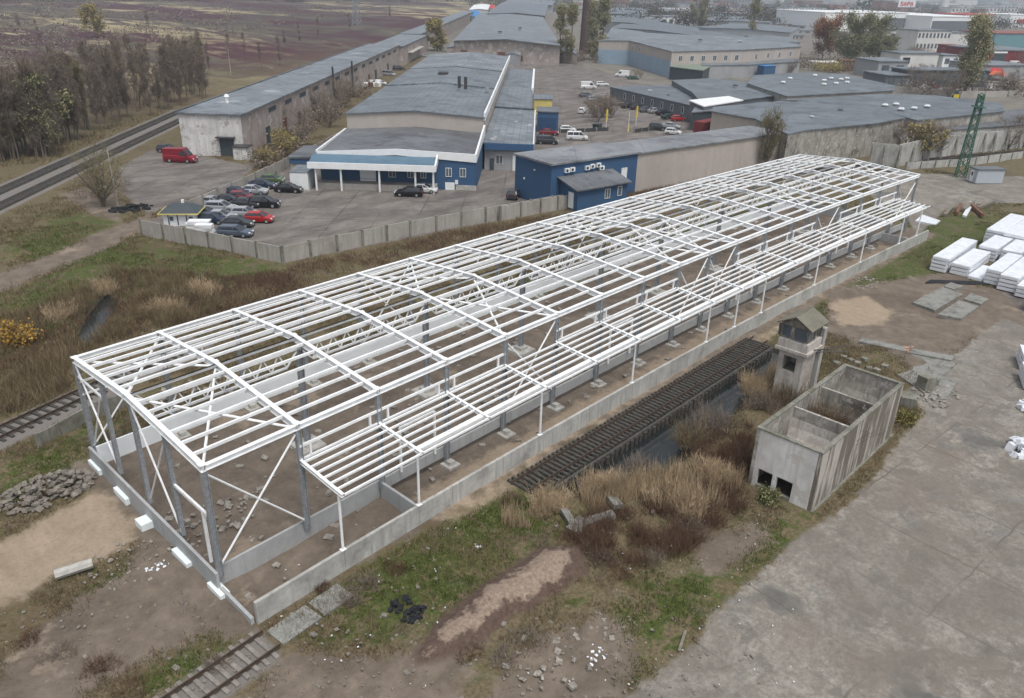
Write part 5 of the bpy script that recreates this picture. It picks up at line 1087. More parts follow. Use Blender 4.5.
def tree_meshes(h,rad,seed,kind='bare',leaf='leaf_green',nleaf=0,lsize=.5,ntw=900,base=.25,tr=.22,bark='bark',tw=.035,twmat='twig',stems=1,up=.8,ln=.28):
    r=np.random.default_rng(seed); tb=MB(); tips=[];tdir=[]
    for s in range(stems):
        lean=r.normal(size=2)*(.03 if stems==1 else ln)*h; hh=h*(1 if stems==1 else r.uniform(.65,.95))
        pts=[(lean[0]*t**1.3+r.normal()*.012*h*(t>0),lean[1]*t**1.3+r.normal()*.012*h*(t>0),hh*t) for t in (0,.2,.4,.6,.8,.96)]
        tb.tube(pts,[tr*(1.25 if i==0 else 1)*(1-.85*i/5) for i in range(6)],6)
        PT=np.array(pts)
        nl=int((14 if stems==1 else 5)*(1.4 if kind=='poplar' else 1))
        for i in range(nl):
            t=r.uniform(base,.95); k=t/.96*5; i0=min(4,int(k)); p=PT[i0]+(PT[i0+1]-PT[i0])*(k-i0)
            a=r.uniform(0,6.28); prof=math.sin(math.pi*min(1,(t-base)/(1-base)*.8+.2))**.6
            L=rad*prof*r.uniform(.7,1.15)*(1.0 if kind!='poplar' else 1.1); e=r.uniform(.5,.9)*up if kind!='poplar' else 1.6
            d=np.array([math.cos(a),math.sin(a),e*1.3]); d/=np.linalg.norm(d)
            q=[p,p+d*L*.5+[0,0,L*.06],p+d*L+[0,0,L*.22]]
            rr=tr*(1-t)*.55+.02; tb.tube(q,[rr,rr*.6,rr*.25],4,False)
            for m in range(9): f=r.uniform(.25,1.); tips.append(np.array(q[0])*(1-f)+np.array(q[2])*f); tdir.append(d)
    tips=np.array(tips); tdir=np.array(tdir); ix=r.integers(0,len(tips),ntw)
    tips=tips+r.normal(size=tips.shape)*rad*.12; D=unit(tdir[ix]*.7+r.normal(size=(ntw,3))*.55+[0,0,.35]); L=r.uniform(.5,1.3,ntw)*rad*.33
    V,Fq=quads(tips[ix],D,L,tw,r,.4)
    # second order twigs
    ix2=r.integers(0,ntw,ntw*2); P2=tips[ix][ix2]+D[ix2]*(L[ix2]*r.uniform(.3,1,ntw*2))[:,None]; D2=unit(D[ix2]+r.normal(size=(ntw*2,3))*.6+[0,0,.2])
    V2,F2=quads(P2,D2,r.uniform(.3,.9,ntw*2)*rad*.2,tw*.7,r,.4); V=np.concatenate([V,V2]);Fq=np.concatenate([Fq,F2+len(V)-len(V2)])
    meshes=[('trunk',tb,bark),('crown',(V,Fq),twmat)]
    if nleaf:
        ends=np.concatenate([P2+D2*.2,tips]); ix3=r.integers(0,len(ends),nleaf); P3=ends[ix3]+r.normal(size=(nleaf,3))*rad*.10
        cl=r.normal(size=(nleaf,3)); V3,F3=quads(P3,unit(cl),r.uniform(.6,1.3,nleaf)*lsize,lsize*.8,r,.8); meshes.append(('foliage',(V3,F3),leaf))
    out=[]
    for n_,m_,mt in meshes:
        if isinstance(m_,MB):
            me=bpy.data.meshes.new(n_); me.from_pydata(m_.v,[],m_.f); me.update(); me.materials.append(M[mt]); out.append((n_,me))
        else: out.append((n_,mesh_q(n_,m_[0],m_[1],mt)))
    return out
def plant(proto,name,label,cat,x,y,rz=None,sc=1.,group=None,px=True,z=0.,sz=None):
    p=G(x,y) if px else (x,y,0); r=thing(name,label,cat,(p[0],p[1],z),random.uniform(0,6.28) if rz is None else rz,group); r.scale=(sc,sc,sz or sc)
    for n_,me in proto: link(n_,me,r)
    return r
bare=[tree_meshes(17,3.0,20+i,ntw=1300,base=.12,tr=.13,bark='bark',tw=.05,up=2.3) for i in range(5)]
olive=[tree_meshes(16,3.2,40+i,ntw=1100,base=.15,tr=.16,twmat='twig_green',tw=.045,up=2.2) for i in range(2)]
GB='bare trees in the belt left of the railway'
def yb(x): return np.interp(x,[-60,0,50,75,110,150,210],[175,163,158,143,130,117,97])
rr=random.Random(3); nb=0
for i in range(185):
    x=rr.uniform(-40,207); y=yb(x)-rr.uniform(0,1)**1.3*24; 
    k=rr.random(); sc=rr.uniform(.72,1.02)*(1 if x<150 else .86)
    if k<.9: plant(bare[rr.randrange(5)],'bare_tree','tall bare grey-brown tree in the belt left of the railway','tree',x,y,sc=sc,group=GB)
    else: plant(olive[rr.randrange(2)],'olive_tree','tall thin tree with sparse olive leaves in the belt left of the railway','tree',x,y,sc=sc,group='olive tinged trees in the belt')
green=tree_meshes(13,4.2,61,nleaf=3600,leaf='leaf_green',lsize=.26,base=.1,ntw=1400,up=1.6)
plant(green,'leafy_tree','pale green leafy tree at the near edge of the bare tree belt','tree',46,157,sc=1.0)
plant(tree_meshes(9,2.6,62,nleaf=700,leaf='leaf_poplar',lsize=.4,base=.1,twmat='twig_green'),'slender_tree','slender pale tree right of the leafy tree at the belt edge','tree',68,142,sc=1.)
plant(tree_meshes(14,6.,63,nleaf=2600,leaf='leaf_yellow',lsize=.6,base=.1),'moor_tree','lone pale yellow-green tree on the moor above the belt','tree',95,38,sc=1.)
plant(tree_meshes(12,5.6,64,nleaf=5200,leaf='leaf_yellow',lsize=.6,base=.05),'yellow_willow','round yellow willow at the end of the warehouse alley','tree',437,51,sc=1.)
popl=[tree_meshes(25,4.6,70+i,'bare',leaf='leaf_poplar',nleaf=7500,lsize=.4,base=.03,tr=.4,ntw=1600,up=3.2) for i in range(3)]
for i,(x,y,s,lab) in enumerate(((560,63,.92,'leftmost tall poplar beside the brick chimney'),(570,64,.95,'second tall poplar left of the brick chimney'),(592,60,1.,'slim poplar just right of the brick chimney'),(601,60,1.05,'tallest broad poplar right of the brick chimney'),(693,29,1.3,'left one of the two far poplars over the white office block'),(701,29,1.3,'right one of the two far poplars over the white office block'),(751,40,1.15,'single poplar behind the two-storey hall roof'))):
    plant(popl[i%3],'poplar_tree',lab,'poplar',x,y,sc=s*1.12,sz=s*.97,group='tall poplars')
plant(tree_meshes(25.5,8.5,77,'bare',leaf='leaf_poplar',nleaf=18000,lsize=.45,base=.05,tr=.5,ntw=1600,up=2.4),'poplar_tree','big olive green poplar in the yard at the right','poplar',964,94,sc=.88,group='tall poplars')
plant(tree_meshes(17,8.5,80,nleaf=9000,leaf='leaf_rust',lsize=.45,base=.08,ntw=2500),'rust_tree','rust brown round tree before the white mall','tree',822,60,sc=1.)
lg=tree_meshes(18,8.5,81,nleaf=12000,leaf='leaf_green',lsize=.48,base=.08,ntw=2500)
plant(lg,'green_tree','large green tree right of the rust brown tree','tree',848,63,sc=1.05); plant(lg,'green_tree','second large green tree at the right of the pair','tree',868,60,sc=1.0); plant(lg,'green_tree','lower green tree at the right foot of the large pair','tree',884,64,sc=.6)
wil=tree_meshes(12.5,3.4,85,ntw=1900,base=.1,tr=.16,stems=9,twmat='twig_green',tw=.045,bark='bark',up=2.6,ln=.1)
plant(wil,'bare_tree','bare upright multi-stem tree standing against the beige hall','tree',130.8,34.3,sc=1.0,px=False)
ms=tree_meshes(9,3.4,86,ntw=1300,base=.1,tr=.14,stems=11,tw=.035,bark='bark_pale',twmat='twig_green')
plant(ms,'multi_stem_shrub','big bare multi-stem willow shrub beside the dirt lot on the left','shrub',104,208,sc=1.)
sb=[tree_meshes(7,3.0,90+i,ntw=900,base=.1,tr=.1,stems=5,tw=.035) for i in range(3)]
sbl=tree_meshes(7,2.8,95,ntw=500,base=.1,tr=.1,stems=4,nleaf=800,leaf='leaf_yellow',lsize=.35)
for x,y,s,lab in ((905,158,1.1,'bare bush climbing over the buttressed wall, left'),(917,160,1.2,'bare bush over the buttressed wall, second from the left'),(934,158,1.1,'bare bush over the buttressed wall in the middle'),(1008,150,1.,'bare bush before the buttressed wall near the right edge'),(1022,148,1.1,'bare bush at the right edge before the buttressed wall'),
    (948,98,1.3,'bare tree in the yard left of the tall olive poplar'),(915,92,1.3,'bare shrubby tree before the pale grey shed'),(930,95,1.2,'second bare shrubby tree before the pale grey shed'),(1005,95,1.4,'bare tree right of the white box van'),
    (790,75,.9,'bare shrub by the end of the two-tone hall'),(775,98,.7,'scrubby bare bush growing on the torn roof edge'),(640,78,.45,'low brown bush along the light blue wall'),(636,77,.4,'small brown bush by the light blue wall')):
    plant(sb[hash(x)%3],'bare_bush',lab,'bush',x,y,sc=s)
plant(sbl,'yellow_bush','bare tree with last yellow leaves over the buttressed wall','bush',922,161,sc=1.2)
for x,y,s,k,lab in ((330,128,1.1,0,'brown bare tree nearest the blue warehouse roof corner'),(322,116,1.1,1,'brown bare tree in the strip along the long warehouse'),(312,110,1.0,2,'brownish bare tree midway in the alley strip'),(345,108,1.1,0,'grey bare tree close to the grey warehouse eave'),(335,103,1.,1,'pinkish bare tree in the far part of the alley strip'),(302,133,.9,2,'bare bush against the long warehouse wall'),(300,146,.8,1,'low bare bush near the low fence'),(350,98,.9,2,'bare bush at the far end of the alley strip')):
    plant(sb[k],'alley_tree',lab,'tree',x,y,sc=s)
for x,y,s,lab in ((270,168,.55,'small yellow-green tree by the low fence, left'),(286,158,.7,'small yellow-green tree by the low fence, right'),(278,148,.6,'small yellowish tree behind the low fence'),(445,28,.9,'small tree by the blue tarpaulin shed')):
    plant(sbl,'young_tree',lab,'tree',x,y,sc=s)
ib=tree_meshes(2.6,1.8,97,ntw=700,base=.1,tr=.05,stems=6,tw=.03)
for x,y in ((594,118),(603,117),(612,118),(606,113),(598,122)): plant(ib,'island_bush','low brown bush on the round overgrown traffic island','bush',x,y,sc=1.6,group='bushes on the traffic island')
for i,(x,y,s) in enumerate(((20,30,1),(40,42,1),(230,62,1),(245,60,1),(262,70,.9),(285,48,1),(300,44,1),(318,38,1),(210,75,1),(150,36,1.2),(390,20,1.3),(350,30,1.),(280,66,1))):
    plant(bare[i%5],'moor_tree','thin bare tree standing out on the moor','tree',x,y,sc=s*.62,group='thin bare trees out on the moor')
# ------------------------------------------------------------------ bushes near the ditch and bunker
def bush(name,label,x,y,rad,h,mat,n,seed,cat='bush',wd=.03,z=0.,uprt=.8,group=None,px=True,leaf=None,nleaf=0,ls=.12):
    r=np.random.default_rng(seed); P=np.zeros((n,3)); a=r.uniform(0,6.28,n); q=rad*np.sqrt(r.random(n))*(.8+.3*np.sin(a*2+seed)+.2*np.sin(a*3+seed*2)); P[:,0]=q*np.cos(a);P[:,1]=q*np.sin(a)
    D=unit(np.stack([np.cos(a)*.25+r.normal(size=n)*.45,np.sin(a)*.25+r.normal(size=n)*.45,np.full(n,uprt*1.4)],1)); L=h*r.uniform(.25,1.15,n)*(.55+.6*vnoise(P[:,0],P[:,1],.7,seed))
    V,Fq=quads(P,D,L,wd,r,.4); m=n*2; ix=r.integers(0,n,m); P2=P[ix]+D[ix]*(L[ix]*r.uniform(.35,.95,m))[:,None]; D2=unit(D[ix]+r.normal(size=(m,3))*.5); V2,F2=quads(P2,D2,h*r.uniform(.12,.32,m),wd*.7,r,.4)
    root=thing(name,label,cat,tuple(G(x,y)) if px else (x,y,0),0,group); root.location.z=z
    link('stems',mesh_q('stems',np.concatenate([V,V2]),np.concatenate([Fq,F2+len(V)]),mat),root)
    if leaf: P3=P2[r.integers(0,m,nleaf)]+r.normal(size=(nleaf,3))*.1*h; V3,F3=quads(P3,unit(r.normal(size=(nleaf,3))),ls,ls,r,.8); link('foliage',mesh_q('foliage',V3,F3,leaf),root)
    return root
bush('reed_clump','thick pale reed clump at the far end of the ditch',755,388,1.7,1.9,'reed_blade',1000,1,'reeds',z=-.3,uprt=1.4)
bush('reed_clump','tall pale reed clump left in the foreground reed bed',548,510,1.3,1.8,'reed_blade',1000,2,'reeds',uprt=1.5)
bush('reed_clump','tall pale reed clump in the middle of the foreground reed bed',603,492,1.5,1.8,'reed_blade',1300,3,'reeds',uprt=1.5)
bush('reed_clump','long pale reed clump left of the bunker',680,508,1.9,1.8,'reed_blade',1200,4,'reeds',uprt=1.5)
bush('reed_clump','pale reed clump standing in front of the bunker openings',712,480,1.5,1.8,'reed_blade',900,5,'reeds',uprt=1.5)
bush('willow_bush','grey bare willow bush over the water by the trestle',712,422,2.0,2.4,'twig',500,6,z=-.6)
bush('willow_bush','grey bare bush at the dark water edge lower down',640,468,1.2,1.6,'twig',420,7,z=-.6)
bush('willow_bush','yellowish bare bush standing over the ditch',690,440,1.2,2.4,'straw_tan',380,8,z=-.4)
bush('willow_bush','pale yellow-grey bush in front of the watchtower foot',788,402,1.5,2.4,'straw_tan',520,9)
bush('willow_bush','grey bare bush at the left foot of the watchtower',764,408,1.5,1.8,'twig',420,10)
bush('chamber_brush','reddish dry brush filling the middle chamber of the bunker',39.3+.0,-18.4,1.9,2.8,'bramble',1300,11,z=1.4,px=False,cat='brush')
bush('chamber_brush','pale dry brush in the middle chamber of the bunker',40.2,-17.9,1.3,2.9,'dry_blade',500,12,z=1.6,px=False,cat='brush')
bush('weed_clump','green weeds before the bunker openings',768,500,1.0,.9,'grass_blade',260,13,leaf='leaf_green',nleaf=400,ls=.1)
bush('weed_clump','yellow-green weeds beside the dark blocks by the bunker',905,420,1.3,.7,'grass_blade',400,14,leaf='leaf_yellow',nleaf=500,ls=.1)
bush('orange_bush','bright orange-yellow leafy bush at the left edge',10,345,1.9,2.3,'twig',400,15,leaf='leaf_orange',nleaf=3000,ls=.16)
for i,(x,y,s,m_) in enumerate(((104,291,1.5,'reed_blade'),(80,306,1.9,'straw_tan'),(62,316,1.6,'reed_blade'),(140,318,1.8,'straw_tan'),(165,310,1.7,'reed_blade'),(185,300,1.8,'straw_tan'),(205,292,1.7,'reed_blade'),(120,330,1.8,'straw_tan'),(150,300,1.2,'straw_tan'),(215,310,1.6,'straw_tan'),(180,322,1.6,'straw_tan'))):
    bush('reed_clump','straw coloured reed clump in the wet meadow left of the hall',x,y,s*1.2,1.5,m_,650,30+i,'reeds',group='reed clumps in the wet meadow',uprt=1.2)
for i,(x,y,s) in enumerate(((365,585,1.),(395,570,.8),(350,600,.9),(512,505,1.1),(540,545,.9),(470,655,.8),(530,640,1.),(320,588,.7),(600,560,1.1),(640,540,1.2),(655,560,1.),(560,585,.9),(300,690,.0),(345,655,.0),(690,530,1.1),(620,575,.9),(505,660,1.),(100,670,1.),(60,655,.9),(130,690,1.1),(215,665,.8),(30,640,.8))):
    if s: bush('dry_shrub','low dark brown dry shrub in the rough foreground',x,y,s*.9,.8*s,'bramble' if i%2 else 'twig',260,60+i,group='dry shrubs in the rough foreground',uprt=.5,wd=.02)
# ------------------------------------------------------------------ grass, reeds and brush as stuff
def sample(box,n,seed,polys=None,excl=('conc','asph','ball','sand','town'),dirtlim=.3,thin=None):
    r=np.random.default_rng(seed); x=r.uniform(box[0],box[1],n); y=r.uniform(box[2],box[3],n)
    keep=np.ones(n,bool)
    if polys is not None: keep&=np.max([poly_sd(p,x,y) for p in polys],axis=0)+(vnoise(x,y,1.5,9)-.5)*1.6>0
    x=x[keep];y=y[keep]
    sd={k:np.max([poly_sd(p,x,y) for p in v],axis=0) for k,v in REG.items()}
    keep=np.ones(len(x),bool)
    for e in excl: keep&=sd[e]<r.uniform(-.4,.15,len(x))
    keep&=sd['dirt']<dirtlim+r.exponential(.25,len(x)); keep&=sd['trench']<.2; keep&=sd['brook']<.2; keep&=sd['red']<.1
    for b in (rect(-1.5,110,-4.2,19.5),rect(31.2,47.4,-21.3,-15.9),rect(19,57,-6.9,-3.5),rect(46,49,-13.7,-10.8)): keep&=poly_sd(b,x,y)<0
    if thin: keep&=vnoise(x,y,thin[0],17)+vnoise(x,y,thin[0]/3,18)*.5>thin[1]
    x=x[keep];y=y[keep]; sd={k:v[keep] for k,v in sd.items()}
    return x,y,ground_z(x,y,sd),sd
def blades(name,label,cat,xyz,hr,wd,per,mat,seed,spread=.12,lean=.45):
    x,y,z=xyz; r=np.random.default_rng(seed); n=len(x)*per
    if n==0: return
    P=np.repeat(np.stack([x,y,z-.03],1),per,0)+np.concatenate([r.normal(size=(n,2))*spread,np.zeros((n,1))],1)
    D=unit(np.concatenate([r.normal(size=(n,2))*lean,np.ones((n,1))],1)); hf=np.repeat(r.uniform(.6,1.2,len(x)),per)
    V,Fq=quads(P,D,r.uniform(hr[0],hr[1],n)*hf,wd,r,.3); npmesh(name,V,Fq,mat,'stuff',label,cat)
x,y,z,sd=sample((-22,75,-42,34),230000,1); gsel=(sd['green']+(vnoise(x,y,2.5,31)-.5)*6>0)
# green areas get green blades, the rest dry ones, thinned by patches
th=vnoise(x,y,3.,41)+.5*vnoise(x,y,.9,42)
k1=gsel&(th>.5)&(vnoise(x,y,1.1,44)>.35); k2=(th>.62)&(~k1)
blades('grass','short green grass on the rough foreground ground','grass',(x[k1],y[k1],z[k1]),(.08,.34),.04,4,'grass_blade',2)
blades('dry_grass','short dry grass on the rough foreground ground','grass',(x[k2],y[k2],z[k2]),(.1,.42),.035,4,'dry_blade',3)
x,y,z,sd=sample((-40,110,30,118),120000,4); th=vnoise(x,y,5.,51)+.5*vnoise(x,y,1.6,52)
k1=(th>.75)&(sd['green']>-3); k2=(th<.85)&(th>.5)
blades('meadow_grass','green meadow grass left of the hall','grass',(x[k1],y[k1],z[k1]),(.15,.4),.05,4,'grass_blade',5,.2)
blades('dry_meadow_grass','dry brown meadow grass left of the hall','grass',(x[k2],y[k2],z[k2]),(.2,.55),.05,4,'straw_tan',6,.2)
x,y,z,sd=sample((49,160,-30,16),60000,7); th=vnoise(x,y,4.,61); k1=th>.45
blades('verge_grass','green grass verge between the hall and the panel stacks','grass',(x[k1],y[k1],z[k1]),(.08,.25),.045,4,'grass_blade',8,.15)
RP=[gp((505,520),(545,492),(600,485),(640,478),(690,465),(725,462),(740,470),(735,500),(690,515),(640,500),(590,510),(540,530)),gp((740,365),(772,360),(775,390),(745,395))]
x,y,z,sd=sample((15,62,-20,-5),26000,9,RP); k=vnoise(x,y,1.6,71)>.55
blades('reeds','tall pale reed bed along the near bank of the ditch','reeds',(x[k],y[k],z[k]),(.7,1.7),.028,6,'reed_blade',10,.15,.16)
BP=[gp((560,540),(600,512),(640,505),(700,482),(748,470),(750,505),(700,540),(650,575),(600,570),(570,560)),gp((690,450),(750,425),(750,470),(700,480))]
x,y,z,sd=sample((10,50,-24,-6),22000,11,BP,dirtlim=1.); k=vnoise(x,y,1.2,81)>.4
blades('brambles','reddish brown brambles between the reeds and the bunker','brambles',(x[k],y[k],z[k]),(.4,1.3),.022,11,'bramble',12,.25,.5)
SP=[gp((290,268),(420,240),(575,210),(640,190),(800,165),(800,178),(620,215),(480,262),(330,300),(230,330),(200,300)),gp((860,172),(905,168),(1024,150),(1024,160),(905,182))]
x,y,z,sd=sample((15,240,18,75),70000,13,SP); k=vnoise(x,y,3,91)>.35
blades('brush_strip','dark brown brush strip between the panel fence and the hall','brush',(x[k],y[k],z[k]),(.3,1.0),.04,6,'bramble',14,.35,.6)
LP=[gp((-60,420),(0,320),(60,300),(120,270),(230,275),(290,270),(290,310),(220,320),(150,330),(70,360),(70,395),(0,420)),]
x,y,z,sd=sample((-40,60,22,80),60000,15,LP); k=vnoise(x,y,4,95)>.4
blades('tall_dry_grass','tall dry brown grass and brush behind the hall corner','grass',(x[k],y[k],z[k]),(.6,1.6),.04,7,'straw_tan',16,.3,.4)
k=vnoise(x,y,4,95)<.36
blades('dark_brush','dark low brush patches in the meadow behind the hall corner','brush',(x[k],y[k],z[k]),(.3,.8),.04,6,'bramble',17,.3,.6)
WP=[gp((-60,195),(0,168),(60,163),(120,138),(180,118),(176,108),(120,122),(60,145),(-60,165))]
x,y,z,sd=sample((-40,160,90,260),30000,18,WP,excl=('ball',)); 
blades('undergrowth','brown undergrowth along the foot of the tree belt','undergrowth',(x,y,z),(.4,1.3),.09,5,'dry_blade',19,.5,.6)
# scattered scrub over the moor
r=np.random.default_rng(5); C=[];Dm=[]
for i in range(700):
    px_,py_=r.uniform(0,470),r.uniform(1,80)**1.0; 
    if py_>78-px_*.17 or px_>440-(py_)*3: continue
    c=G(px_,py_); m=40; s=r.uniform(1.2,3.2)*(1+c[1]/900)
    C.append(np.array([c[0],c[1],0])+np.concatenate([r.normal(size=(m,2))*s*.55,np.abs(r.normal(size=(m,1)))*s*.35],1)); Dm.append(np.full(m,s*.16))
C=np.concatenate(C);Dm=np.concatenate(Dm); V,Fq=quads(C,unit(r.normal(size=C.shape)),Dm,Dm,r,.7); npmesh('moor_scrub',V,Fq,'twig','stuff','dark scrub scattered over the moor beyond the railway','scrub')
def clumps(name,label,pts,mat,seed,sz=(3,6),cat='trees',m=90):
    r=np.random.default_rng(seed); C=[];Dm=[]
    for x_,y_ in pts:
        c=G(x_,y_); s=r.uniform(*sz); k=int(m*2.4); C.append(np.array([c[0],c[1],s*.7])+r.normal(size=(k,3))*[s*.6,s*.6,s*.42]); Dm.append(np.full(k,s*.13))
    C=np.concatenate(C);Dm=np.concatenate(Dm); V,Fq=quads(C,unit(r.normal(size=C.shape)),Dm,Dm,r,.7); npmesh(name,V,Fq,mat,'stuff',label,cat)
rr=random.Random(8)
clumps('distant_woods','hazy far woods and gardens among the town roofs',[(rr.uniform(600,1050),rr.uniform(3,30)) for i in range(430)]+[(rr.uniform(470,640),rr.uniform(-4,12)) for i in range(90)],'leaf_town',1,(5,9))
clumps('horizon_woods','dark wood line along the far edge of the moor',[(x_+rr.uniform(-4,4),rr.uniform(-9,2)) for x_ in range(-20,560,4) for q in range(2)],'leaf_town',2,(8,13))
clumps('yard_greenery','green and brown bushes between the far yards',[(rr.uniform(770,905),rr.uniform(55,74)) for i in range(34)]+[(rr.uniform(905,960),rr.uniform(50,62)) for i in range(16)]+[(rr.uniform(905,1024),rr.uniform(90,97)) for i in range(14)]+[(rr.uniform(540,610),rr.uniform(58,64)) for i in range(14)],'twig',3,(2,3.6))
clumps('alley_brush','brown and grey brush filling the strip along the long warehouse',[(x_+rr.uniform(-9,9),y_+rr.uniform(-4,4)) for x_,y_ in ((262,168),(275,160),(290,150),(300,142),(310,133),(318,125),(326,118),(334,112),(342,106),(350,100),(358,95)) for q in range(4)],'twig',5,(1.2,2.4))
clumps('track_brush','low brush beside the two parallel tracks',[(rr.uniform(70,130),rr.uniform(182,205)) for i in range(12)],'twig',6,(.5,1.1))
clumps('yellow_hedge','yellow green hedge behind the skylight hall',[(rr.uniform(812,842),rr.uniform(69,73)) for i in range(12)],'leaf_yellow',4,(2,3))
# ------------------------------------------------------------------ far warehouses
def gb(name,label,A,Bc,Cc,Dc,h,rise,wall,roof,n=0,cat='building'):
    "pixels of eave corners: front left, front right, back right, back left"
    a,b,c_,d=[G(*q,h) for q in (A,Bc,Cc,Dc)]; o=(a+b+c_+d)/4; root=thing(name,label,cat,(o[0],o[1],0))
    l=lambda v:(v[0]-o[0],v[1]-o[1]); pa,pb,pc,pd=l(a),l(b),l(c_),l(d); mf=((pa[0]+pb[0])/2,(pa[1]+pb[1])/2); mk=((pc[0]+pd[0])/2,(pc[1]+pd[1])/2)
    P=[pa,mf,pb,pc,mk,pd]; Z_=[h,h+rise,h,h,h+rise,h]
    w_=MB(); w_.add([(p[0],p[1],-.5) for p in P]+[(p[0],p[1],z) for p,z in zip(P,Z_)],[(i,(i+1)%6,6+(i+1)%6,6+i) for i in range(6)]+[(6,7,10,11),(7,8,9,10)])
    obj('wall',w_,wall,root); r_=MB(); t_=.3
    r_.add([(p[0]*1.01,p[1]*1.01,z+.03) for p,z in zip(P,Z_)]+[(p[0]*1.01,p[1]*1.01,z+t_) for p,z in zip(P,Z_)],[(6,7,10,11),(7,8,9,10),(0,6,7,1) if 0 else (0,1,7,6),(1,2,8,7),(2,3,9,8),(3,4,10,9),(4,5,11,10),(5,0,6,11)]); obj('roof',r_,roof,root)
    if n: wallwins(root,pa,pb,h*.5,1.3,n,1.5,2.)
    return root,P
r,P_=gb('brick_warehouse','pale brick warehouse with wide low gable behind the blue warehouse',(454,41),(560,46),(542,16),(480,13),8,1.6,'brick_pale','roof_b')
a,b=Vector(P_[0]),Vector(P_[2]); d=(b-a).normalized(); nn=Vector((d.y,-d.x))
for s,w_ in ((.1,3),(.46,3.4),(.64,2.)): 
    c0=a+(b-a)*s+nn*.12; obj('gate',MB().cbox((c0.x,c0.y,2.2),(w_,.2,4.4 if w_>2.5 else 2.2),math.atan2(d.y,d.x)),'rust',r)
gb('shed','low brick shed before the right part of the pale brick warehouse',(548,52),(577,55),(575,48),(550,46),4,.6,'brick_pale','roof_a')
gb('shed','small pale lean-to left of the pale brick warehouse',(447,48),(463,48),(466,43),(452,43),4,.4,'brick_pale','roof_a')
gb('far_warehouse','broad grey roofed warehouse directly behind the pale brick one',(487,14),(545,16),(548,5),(500,4),9,1.4,'brick_pale','roof_a')
gb('far_warehouse','farthest grey roofed warehouse at the top of the view',(500,4.5),(552,5.5),(556,-1),(512,-2),9,1.4,'grey_light_wall','roof_b')
gb('tarpaulin_shed','bright blue roofed small shed beside the far warehouse roofs',(466,17),(480,19),(480,12),(470,11),4,1.2,'white_trim','blue_tarp',cat='shed')
gb('white_shed','white building behind the blue roofed shed',(469,10),(488,10),(490,5),(474,5),5,1.,'city_pale','white_trim')
gb('red_shed','small red roofed shed behind the white building',(486,9),(495,10),(496,6),(489,5),4,1.,'white_trim','sign_red',cat='shed')
for A_,B_,C_,D_,h,lab in (((606,38),(672,47),(676,40),(612,28),7,'grey roofed hall right behind the two-tone hall'),((612,28),(695,36),(697,28),(630,20),7,'second grey roofed hall behind the two-tone hall'),((606,22),(655,27),(662,18),(612,15),7,'blue-grey roofed hall right of the poplars'),
    ((652,36),(720,44),(745,38),(700,31),6,'grey sheet roofed hall behind the white office block'),((700,28),(790,33),(800,28),(730,24),6,'long low grey hall beyond the single poplar'),((770,46),(800,43),(790,38),(745,36),6,'low hall roof left of the rust brown tree'),
    ((606,14),(640,16),(650,9),(612,8),8,'pale roofed hall far beyond the poplars'),((700,21),(770,23),(778,18),(712,17),6,'low brownish hall far beyond the poplars'),((505,55),(520,56),(523,50),(512,50),4,'small shed right of the white box truck'),):
    gb('grey_hall',lab,A_,B_,C_,D_,h,.8,'grey_light_wall',random.choice(['roof_a','roof_b','roof_d']))
# ------------------------------------------------------------------ town
def blk(name,label,x0,x1,yt,ybs,dep,mat,rows=0,cols=0,roof='roof_a',cat='building',group=None,glass='pane',yt1=None,ybs1=None):
    a=G(x0,ybs); b=G(x1,ybs1 or ybs); h=hgt((x0+x1)/2,((ybs1 or ybs)+ybs)/2,yt); d=b-a; L=float(np.hypot(d[0],d[1])); root=thing(name,label,cat,(a[0],a[1],0),math.atan2(d[1],d[0]),group)
    obj('wall',MB().box(0,L,0,dep,-1,h),mat,root); obj('roof',MB().box(-.4,L+.4,-.4,dep+.4,h+.02,h+.45),roof,root)
    if rows*cols:
        w0=None; ww=L/cols*.5; hh=h/rows*.45
        for i in range(rows):
            for j in range(cols):
                x=L*(j+.5)/cols; z=h*(i+.35)/rows
                if w0 is None: w0=obj('window',MB().box(-ww/2,ww/2,-.12,-.01,0,hh),glass,root); o=w0
                else: o=w0.copy(); COL.objects.link(o); o.parent=root
                o.location=(x,0,z)
    return root,L,h
blk('white_office','white two-storey office block before the pair of far poplars',645,688,17,28,30,'white_trim',1,6)
blk('arched_hangar','white arched hangar beyond the white office block',670,689,9,14,30,'white_trim',roof='white_trim')
blk('blue_hangar','blue hall strip beside the arched white hangar',644,670,12,16,30,'blue_wall')
blk('long_office','long white office with two rows of windows near the top edge',788,825,8,17,20,'white_trim',2,12)
blk('brick_block','brick red block above the long white office',802,822,1,8,20,'city_brick',1,6); blk('brick_block','brick red block right of the long white office',826,846,5,12,20,'city_brick')
blk('white_mall','long plain white mall wall behind the rust brown tree',822,882,13,31,60,'white_trim',roof='white_trim')
r,L_,h_=blk('glass_mall','mall section with white fascia and dark green glass left of the school',882,906,13,31,60,'white_trim',roof='white_trim'); obj('glass_front',MB().box(1,L_-1,-.4,-.1,1,h_*.72),'grey_wall',r)
blk('white_mall','tall white mall block between the two green glass fronts',906,929,14,29,60,'white_trim',2,3,'white_trim')
r,L_,h_=blk('glass_mall','mall section with white fascia and dark green glass above the school',929,980,17,33,60,'white_trim',roof='white_trim'); obj('glass_front',MB().box(1,L_-1,-.4,-.1,1,h_*.75),'grey_wall',r)
blk('school_block','white two-storey school wing with narrow window',884,914,30,48,16,'city_pale',1,2)
blk('school_block','white two-storey school block with two window rows',914,947,31,52,18,'city_pale',2,9)
blk('school_gable','blank pale end of the school block beside the poplar',947,966,33,50,18,'city_pale')
blk('red_barn','small red barn left of the tall olive poplar',949,961,46,55,10,'red_sheet',1,2,'red_roof')
